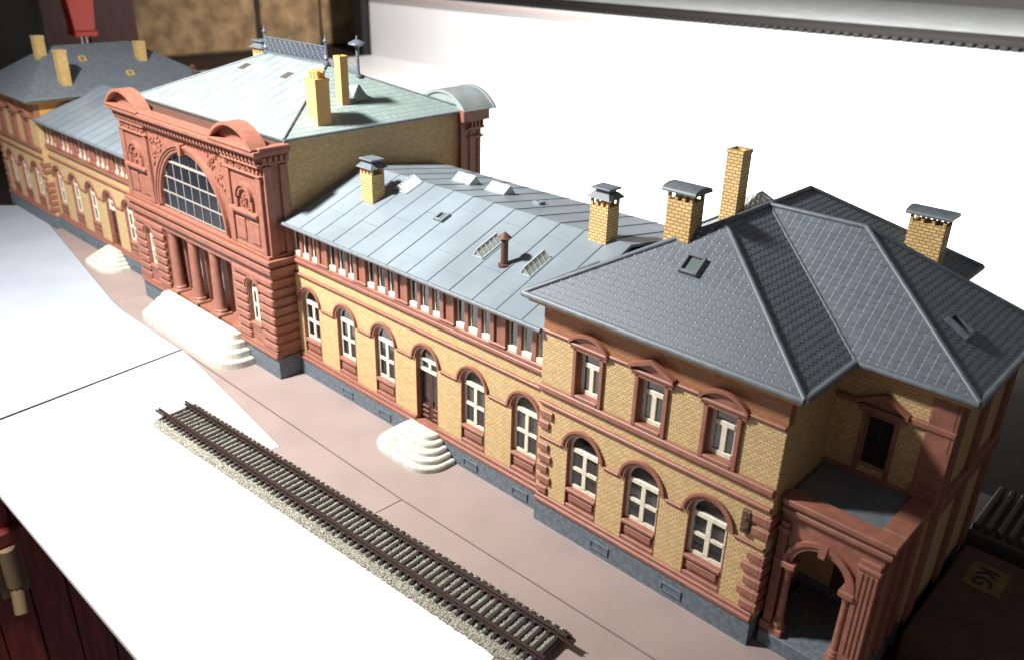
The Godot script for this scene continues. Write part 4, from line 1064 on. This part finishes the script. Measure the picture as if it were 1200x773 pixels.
func build_far_track():
	var a := Vector3(-175, 22.0, -139); var c := Vector3(30, 22.0, -216)
	a = Vector3(-196, 22.1, -168.5); c = Vector3(60, 22.1, -176.5)
	var t := thing("far_track", "second length of model track lying along the shelf behind the station", "track", a)
	t.rotation.y = -atan2(c.z - a.z, c.x - a.x)
	var L := (c - a).length()
	var s := MB.new(); s.box(-0.75, 0.75, 0, 0.8, -5.2, 4.4, 0.1); var sm := s.mesh()
	var n := 110
	for i in n: inst("sleeper", sm, M.far_rail, t, Vector3(0.8 + i * (L - 1.6) / (n - 1), 0, 0))
	for z in [-3.0, 2.4]:
		var r := MB.new(); r.box(0, L, 0.8, 0.95, z - 0.4, z + 0.4); r.box(0, L, 0.95, 2.3, z - 0.16, z + 0.16); r.box(0, L, 2.3, 2.6, z - 0.32, z + 0.32, 0.05)
		obj("rail", r, M.far_rail, t)

# ---------------------------------------------------------------- boards, walls and the things around
func sheet(called: String, poly: Array, y0: float, y1: float, mt: Material):
	var m := MB.new(); m.xf = Transform3D(Basis(Vector3.RIGHT, Vector3.BACK, Vector3.DOWN), Vector3.ZERO)
	var p := PackedVector2Array(poly)
	m.ext(p, -y1, -y0)
	struct(called, m, mt)
func build_setting():
	# boards; x, z outlines. The platform board lies along the station, white boards before and behind it
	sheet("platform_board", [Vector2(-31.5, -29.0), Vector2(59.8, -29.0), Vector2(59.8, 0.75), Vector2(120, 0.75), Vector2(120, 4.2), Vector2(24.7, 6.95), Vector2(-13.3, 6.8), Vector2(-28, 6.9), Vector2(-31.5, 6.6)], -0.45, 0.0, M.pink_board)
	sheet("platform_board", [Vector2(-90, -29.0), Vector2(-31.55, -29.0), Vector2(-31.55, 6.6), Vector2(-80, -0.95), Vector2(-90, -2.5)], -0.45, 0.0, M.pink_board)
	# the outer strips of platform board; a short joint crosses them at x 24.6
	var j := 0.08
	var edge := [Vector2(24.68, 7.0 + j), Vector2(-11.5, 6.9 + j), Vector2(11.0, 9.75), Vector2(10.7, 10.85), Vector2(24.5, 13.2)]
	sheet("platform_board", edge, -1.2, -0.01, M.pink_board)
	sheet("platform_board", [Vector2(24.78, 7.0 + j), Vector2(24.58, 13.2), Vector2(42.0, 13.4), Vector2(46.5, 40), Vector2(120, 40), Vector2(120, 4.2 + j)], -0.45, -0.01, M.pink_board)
	sheet("table_board", [Vector2(-13.2, 6.9), Vector2(-11.6, 7.0), Vector2(10.9, 9.82), Vector2(10.6, 10.95), Vector2(24.4, 13.3), Vector2(41.9, 13.5), Vector2(46.4, 40.0), Vector2(46.4, 41.0), Vector2(35.0, 29.6), Vector2(1.2, 29.9), Vector2(-11.0, 26.0)], -0.45, 0.0, M.white_board)
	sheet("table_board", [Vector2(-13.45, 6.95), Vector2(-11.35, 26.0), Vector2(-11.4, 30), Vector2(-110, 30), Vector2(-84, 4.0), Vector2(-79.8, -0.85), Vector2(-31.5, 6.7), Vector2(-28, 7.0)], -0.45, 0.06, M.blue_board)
	sheet("table_board", [Vector2(1.3, 29.95), Vector2(-11.0, 26.1), Vector2(-11.1, 30.1)], -0.45, 0.0, M.white_board)
	sheet("table_board", [Vector2(-200, -29.05), Vector2(54, -29.05), Vector2(51, -72), Vector2(90, -74), Vector2(90, -163), Vector2(-200, -163)], -0.45, -0.01, M.white_board)
	sheet("table_board", [Vector2(-231, -29.05), Vector2(-200.1, -29.05), Vector2(-200.1, -190), Vector2(-231, -190)], -0.45, -0.02, M.dark_wood)
	sheet("table_top", [Vector2(-231, -190), Vector2(150, -190), Vector2(150, 0.7), Vector2(-231, 0.7)], -4.5, -0.5, M.dark_wood)
	sheet("table_top", [Vector2(-110, 0.75), Vector2(40, 0.75), Vector2(30, 24), Vector2(-110, 24)], -4.5, -0.5, M.dark_wood)
	# white back wall with a shelf on top
	var m := MB.new(); m.box(-199.5, 160, -1.2, 22.0, -166, -163, 0.3); struct("wall", m, M.wall_white)
	m = MB.new(); m.box(-199.5, 160, 20.6, 22.01, -163.02, -161.6, 0.25); struct("wall_ledge", m, M.ledge)
	m = MB.new(); m.box(-231, 200, 19.5, 22.02, -330, -166.02); struct("shelf", m, M.shelf)
	m = MB.new(); m.box(-205, -200.2, -1.2, 60, -172, -160); struct("dark_gap_strip", m, M.black)  # black block painted in for the dark gap where the white wall ends
	# wall of large clay blocks at the far end
	m = MB.new(); m.box(-240, -233.0, -1.2, 90, -260, 30); var wl := struct("end_wall", m, M.mortar)
	rng.seed = 31
	for row in 3:
		var z := -63.0 + (20.0 if row % 2 else 0.0)
		for k in 4:
			var b := MB.new(); var l := 73.5 if k == 0 else 46.0
			if row == 0 and k == 1: l = 28.0
			b.box(-236, -231.0 + rng.randf_range(-0.6, 0.6), row * 26.0 + 0.6, row * 26.0 + 25.0, z - l + 2.0, z, 0.9)
			obj("clay_block", b, M.clay, wl)
			z -= l
	# dark cupboards at the left
	var c := thing("dark_cupboard", "black cupboard standing in the shadow at the far left", "cupboard", Vector3(-150, -40, -20))
	bx("carcass", c, M.black, -30, -6, 0, 110, -14, 34, 0.5)
	bx("door_panel", c, M.black, -6, -5.2, 1, 109, -13, 33, 0.3)
	var rp := thing("wooden_screen", "dark red-brown wooden board upright behind the far pavilion", "screen", Vector3(-226, -1.2, -85.5))
	for k in 3: bx("plank", rp, M.brown_wood, -1.5, 0.4, 0, 95, -0.9 + k * 16.0, 14.9 + k * 16.0, 0.3)
	# the wardrobe below the table edge
	var wd := thing("wardrobe", "dark red wooden cupboard front with vertical boards below the white table edge", "cupboard", Vector3(-20, -110, -30))
	bx("carcass", wd, M.dark_wood, -30, -1.5, 0, 105, 0, 75)
	for k in 20: bx("plank", wd, M.red_wood, -1.4, 0.0, 0, 105, 0.2 + k * 3.7, 3.78 + k * 3.7, 0.12)
	bx("cross_rail", wd, M.red_wood, 0.05, 1.2, 91.0, 93.0, 0.2, 75, 0.3)
	var lt := MB.new(); lt.box(0, 0.5, 84, 92, 55.5, 58.5, 0.2); lt.bar(Vector3(1.2, 86, 57), Vector3(1.2, 91, 57), 0.9, 10); lt.bar(Vector3(1.2, 86, 57), Vector3(2.5, 83, 57.5), 0.7, 8)
	obj("latch", lt, M.brass, wd)
	# red-handled tool
	var rt := thing("red_handled_tool", "bright red tapered plastic handle on a steel shank behind the far roof", "tool", Vector3(-150, 0, -40))
	var hb := MB.new()
	var lo := [Vector3(-2.0, 19.6, 2.3), Vector3(2.0, 19.6, 2.3), Vector3(2.0, 19.6, -2.3), Vector3(-2.0, 19.6, -2.3)]
	var hi := [Vector3(-2.2, 36, 3.9), Vector3(2.2, 36, 3.9), Vector3(2.2, 36, -3.9), Vector3(-2.2, 36, -3.9)]
	for i in 4: hb.quad(lo[i], lo[(i + 1) % 4], hi[(i + 1) % 4], hi[i])
	hb.quad(hi[0], hi[1], hi[2], hi[3]); hb.quad(lo[3], lo[2], lo[1], lo[0])
	hb.box(-2.4, 2.4, 18.3, 19.7, -2.7, 2.7, 0.3)
	obj("handle", hb, M.red_plastic, rt)
	for z in [-0.55, 0.55]:
		var sh := MB.new(); sh.bar(Vector3(0, -1.2, z), Vector3(0, 18.4, z), 0.4, 10); obj("shank", sh, M.steel, rt)
	# things in the shade to the right of the station
	var bxo := thing("cardboard_box", "brown cardboard box with a yellowish label in the shade", "box", Vector3(64.2, -0.5, -13.6))
	bx("carton", bxo, M.card, -3.6, 14, 0, 3.2, -3.2, 9, 0.15)
	var tag := bx("label", bxo, M.tag, -2.5, -0.1, 3.21, 3.26, -1.6, 1.5)
	var tm := TextMesh.new(); tm.text = "KG"; tm.font = SystemFont.new(); tm.font_size = 64; tm.pixel_size = 0.00019; tm.depth = 0.0003
	inst("lettering", tm, M.ink, tag, Vector3(-1.3, 3.29, -0.05), Basis(Vector3.UP, PI / 2 + PI) * Basis(Vector3.RIGHT, -PI / 2))
	var rb := thing("ribbed_block", "grey ribbed plastic block lying in the shade beside the station", "block", Vector3(62.6, -0.5, -21.5))
	bx("body", rb, M.grey_plastic, -2.4, 2.4, 0, 3.6, -3.6, 3.4, 0.2)
	for k in 6: bx("rib", rb, M.grey_plastic, -2.2 + k * 0.78, -1.75 + k * 0.78, 3.6, 4.2, -3.4, 3.2, 0.12)
	var fr := thing("brown_crate", "dark brown wooden crate at the right edge behind the station", "crate", Vector3(74, -0.5, -48))
	for k in 3: bx("slat", fr, M.card, -13, -12, 0.2 + k * 4.4, 4.0 + k * 4.4, -10, 12, 0.15)
	bx("side_panel", fr, M.dark_wood, -12, 4, 0, 13.4, -10, 12)

func _ready():
	# camera, surroundings, desk lamp and an added backdrop light
	var cam := Camera3D.new(); cam.name = "camera"
	cam.position = Vector3(69.907, 42.160, 42.556) * S
	cam.rotation = Vector3(-0.436748, 0.751794, 0.0258112)
	cam.fov = 42.786; cam.near = 0.01; cam.far = 20.0
	var ca := CameraAttributesPhysical.new(); ca.frustum_focal_length = 30.63; ca.frustum_focus_distance = 0.47; ca.exposure_aperture = 13.0
	ca.frustum_near = 0.01; ca.frustum_far = 20.0
	cam.attributes = ca
	add_child(cam); cam.current = true
	var we := WorldEnvironment.new(); var env := Environment.new()
	env.background_mode = Environment.BG_COLOR; env.background_color = Color(0.41, 0.40, 0.40); env.background_energy_multiplier = 1.0
	env.tonemap_mode = Environment.TONE_MAPPER_LINEAR; env.tonemap_exposure = 1.0
	env.sdfgi_enabled = true; env.ssao_enabled = true; env.ssil_enabled = true
	we.environment = env; we.name = "surroundings"; add_child(we)
	var lamp := SpotLight3D.new(); lamp.name = "desk_lamp"
	lamp.position = Vector3(-10, 80, 45) * S
	lamp.light_color = Color(1.0, 0.985, 0.965); lamp.light_energy = 1.38; lamp.light_size = 0.028
	lamp.spot_angle = 56; lamp.spot_angle_attenuation = 1.0; lamp.spot_range = 6; lamp.spot_attenuation = 2; lamp.shadow_enabled = true
	add_child(lamp); lamp.look_at_from_position(lamp.position, Vector3(-8, 5, -3) * S, Vector3.RIGHT)
	var back := SpotLight3D.new(); back.name = "added_backdrop_light"  # added light without a visible source, brightens the wall behind the station
	back.position = Vector3(-25, 95, -108) * S
	back.light_color = Color(1.0, 0.985, 0.96); back.light_energy = 2.9; back.light_size = 0.05
	back.spot_angle = 80; back.spot_angle_attenuation = 0.5; back.spot_range = 6; back.spot_attenuation = 2; back.shadow_enabled = true
	add_child(back); back.look_at_from_position(back.position, Vector3(-38, 10, -176) * S, Vector3.RIGHT)

	make_materials()
	build_setting()
	build_hall()
	var wg := thing("station_wing", "low yellow-brick wing with grey sheet roof between hall and near pavilion", "station wing", Vector3.ZERO, "low wings of the station")
	build_wing(wg)
	var w2: Node3D = wg.duplicate(); w2.name = numbered("station_wing"); add_child(w2); w2.position = Vector3(-64.6, 0, 0) * S
	for c in w2.get_children():
		var nm := String(c.name)
		if nm.begins_with("rooflight") or nm.begins_with("pipe_vent") or nm.begins_with("roof_hatch") or nm == "chimney":
			w2.remove_child(c); c.free()
	w2.set_meta("label", "dim far yellow-brick wing between the hall and the far left pavilion")
	var pv := thing("station_pavilion", "near two-storey brick pavilion with slate hipped roof and pedimented windows", "pavilion", Vector3(34, 0, 0), "corner pavilions of the station")
	build_pavilion(pv, true)
	build_portico()
	var p2 := thing("station_pavilion", "far left two-storey pavilion with plain grey hipped roof and bare chimneys", "pavilion", Vector3(-83.7, 0, 0), "corner pavilions of the station")
	build_pavilion(p2, false)
	build_steps("entrance_steps", "broad white steps with rounded corners before the tall hall", Vector3(-15.3, 0, 2.85), [[10.4, 3.6, 2.6, 0.75], [9.7, 2.9, 2.2, 0.75], [9.0, 2.2, 1.8, 0.75], [8.3, 1.5, 1.3, 0.7]])
	build_steps("door_steps", "small cream rounded steps at the door of the near wing", Vector3(19.99, 0, 0.36), [[4.0, 3.5, 2.2, 0.45], [3.5, 2.9, 1.8, 0.43], [3.0, 2.3, 1.5, 0.43], [2.45, 1.75, 1.2, 0.42], [1.9, 1.2, 0.9, 0.4]], "steps at the wing doors")
	build_steps("door_steps", "small cream steps at the door of the far left wing", Vector3(19.99 - 64.6, 0, 0.36), [[4.0, 3.5, 2.2, 0.45], [3.5, 2.9, 1.8, 0.43], [3.0, 2.3, 1.5, 0.43], [2.45, 1.75, 1.2, 0.42], [1.9, 1.2, 0.9, 0.4]], "steps at the wing doors")
	build_track()
	build_far_track()
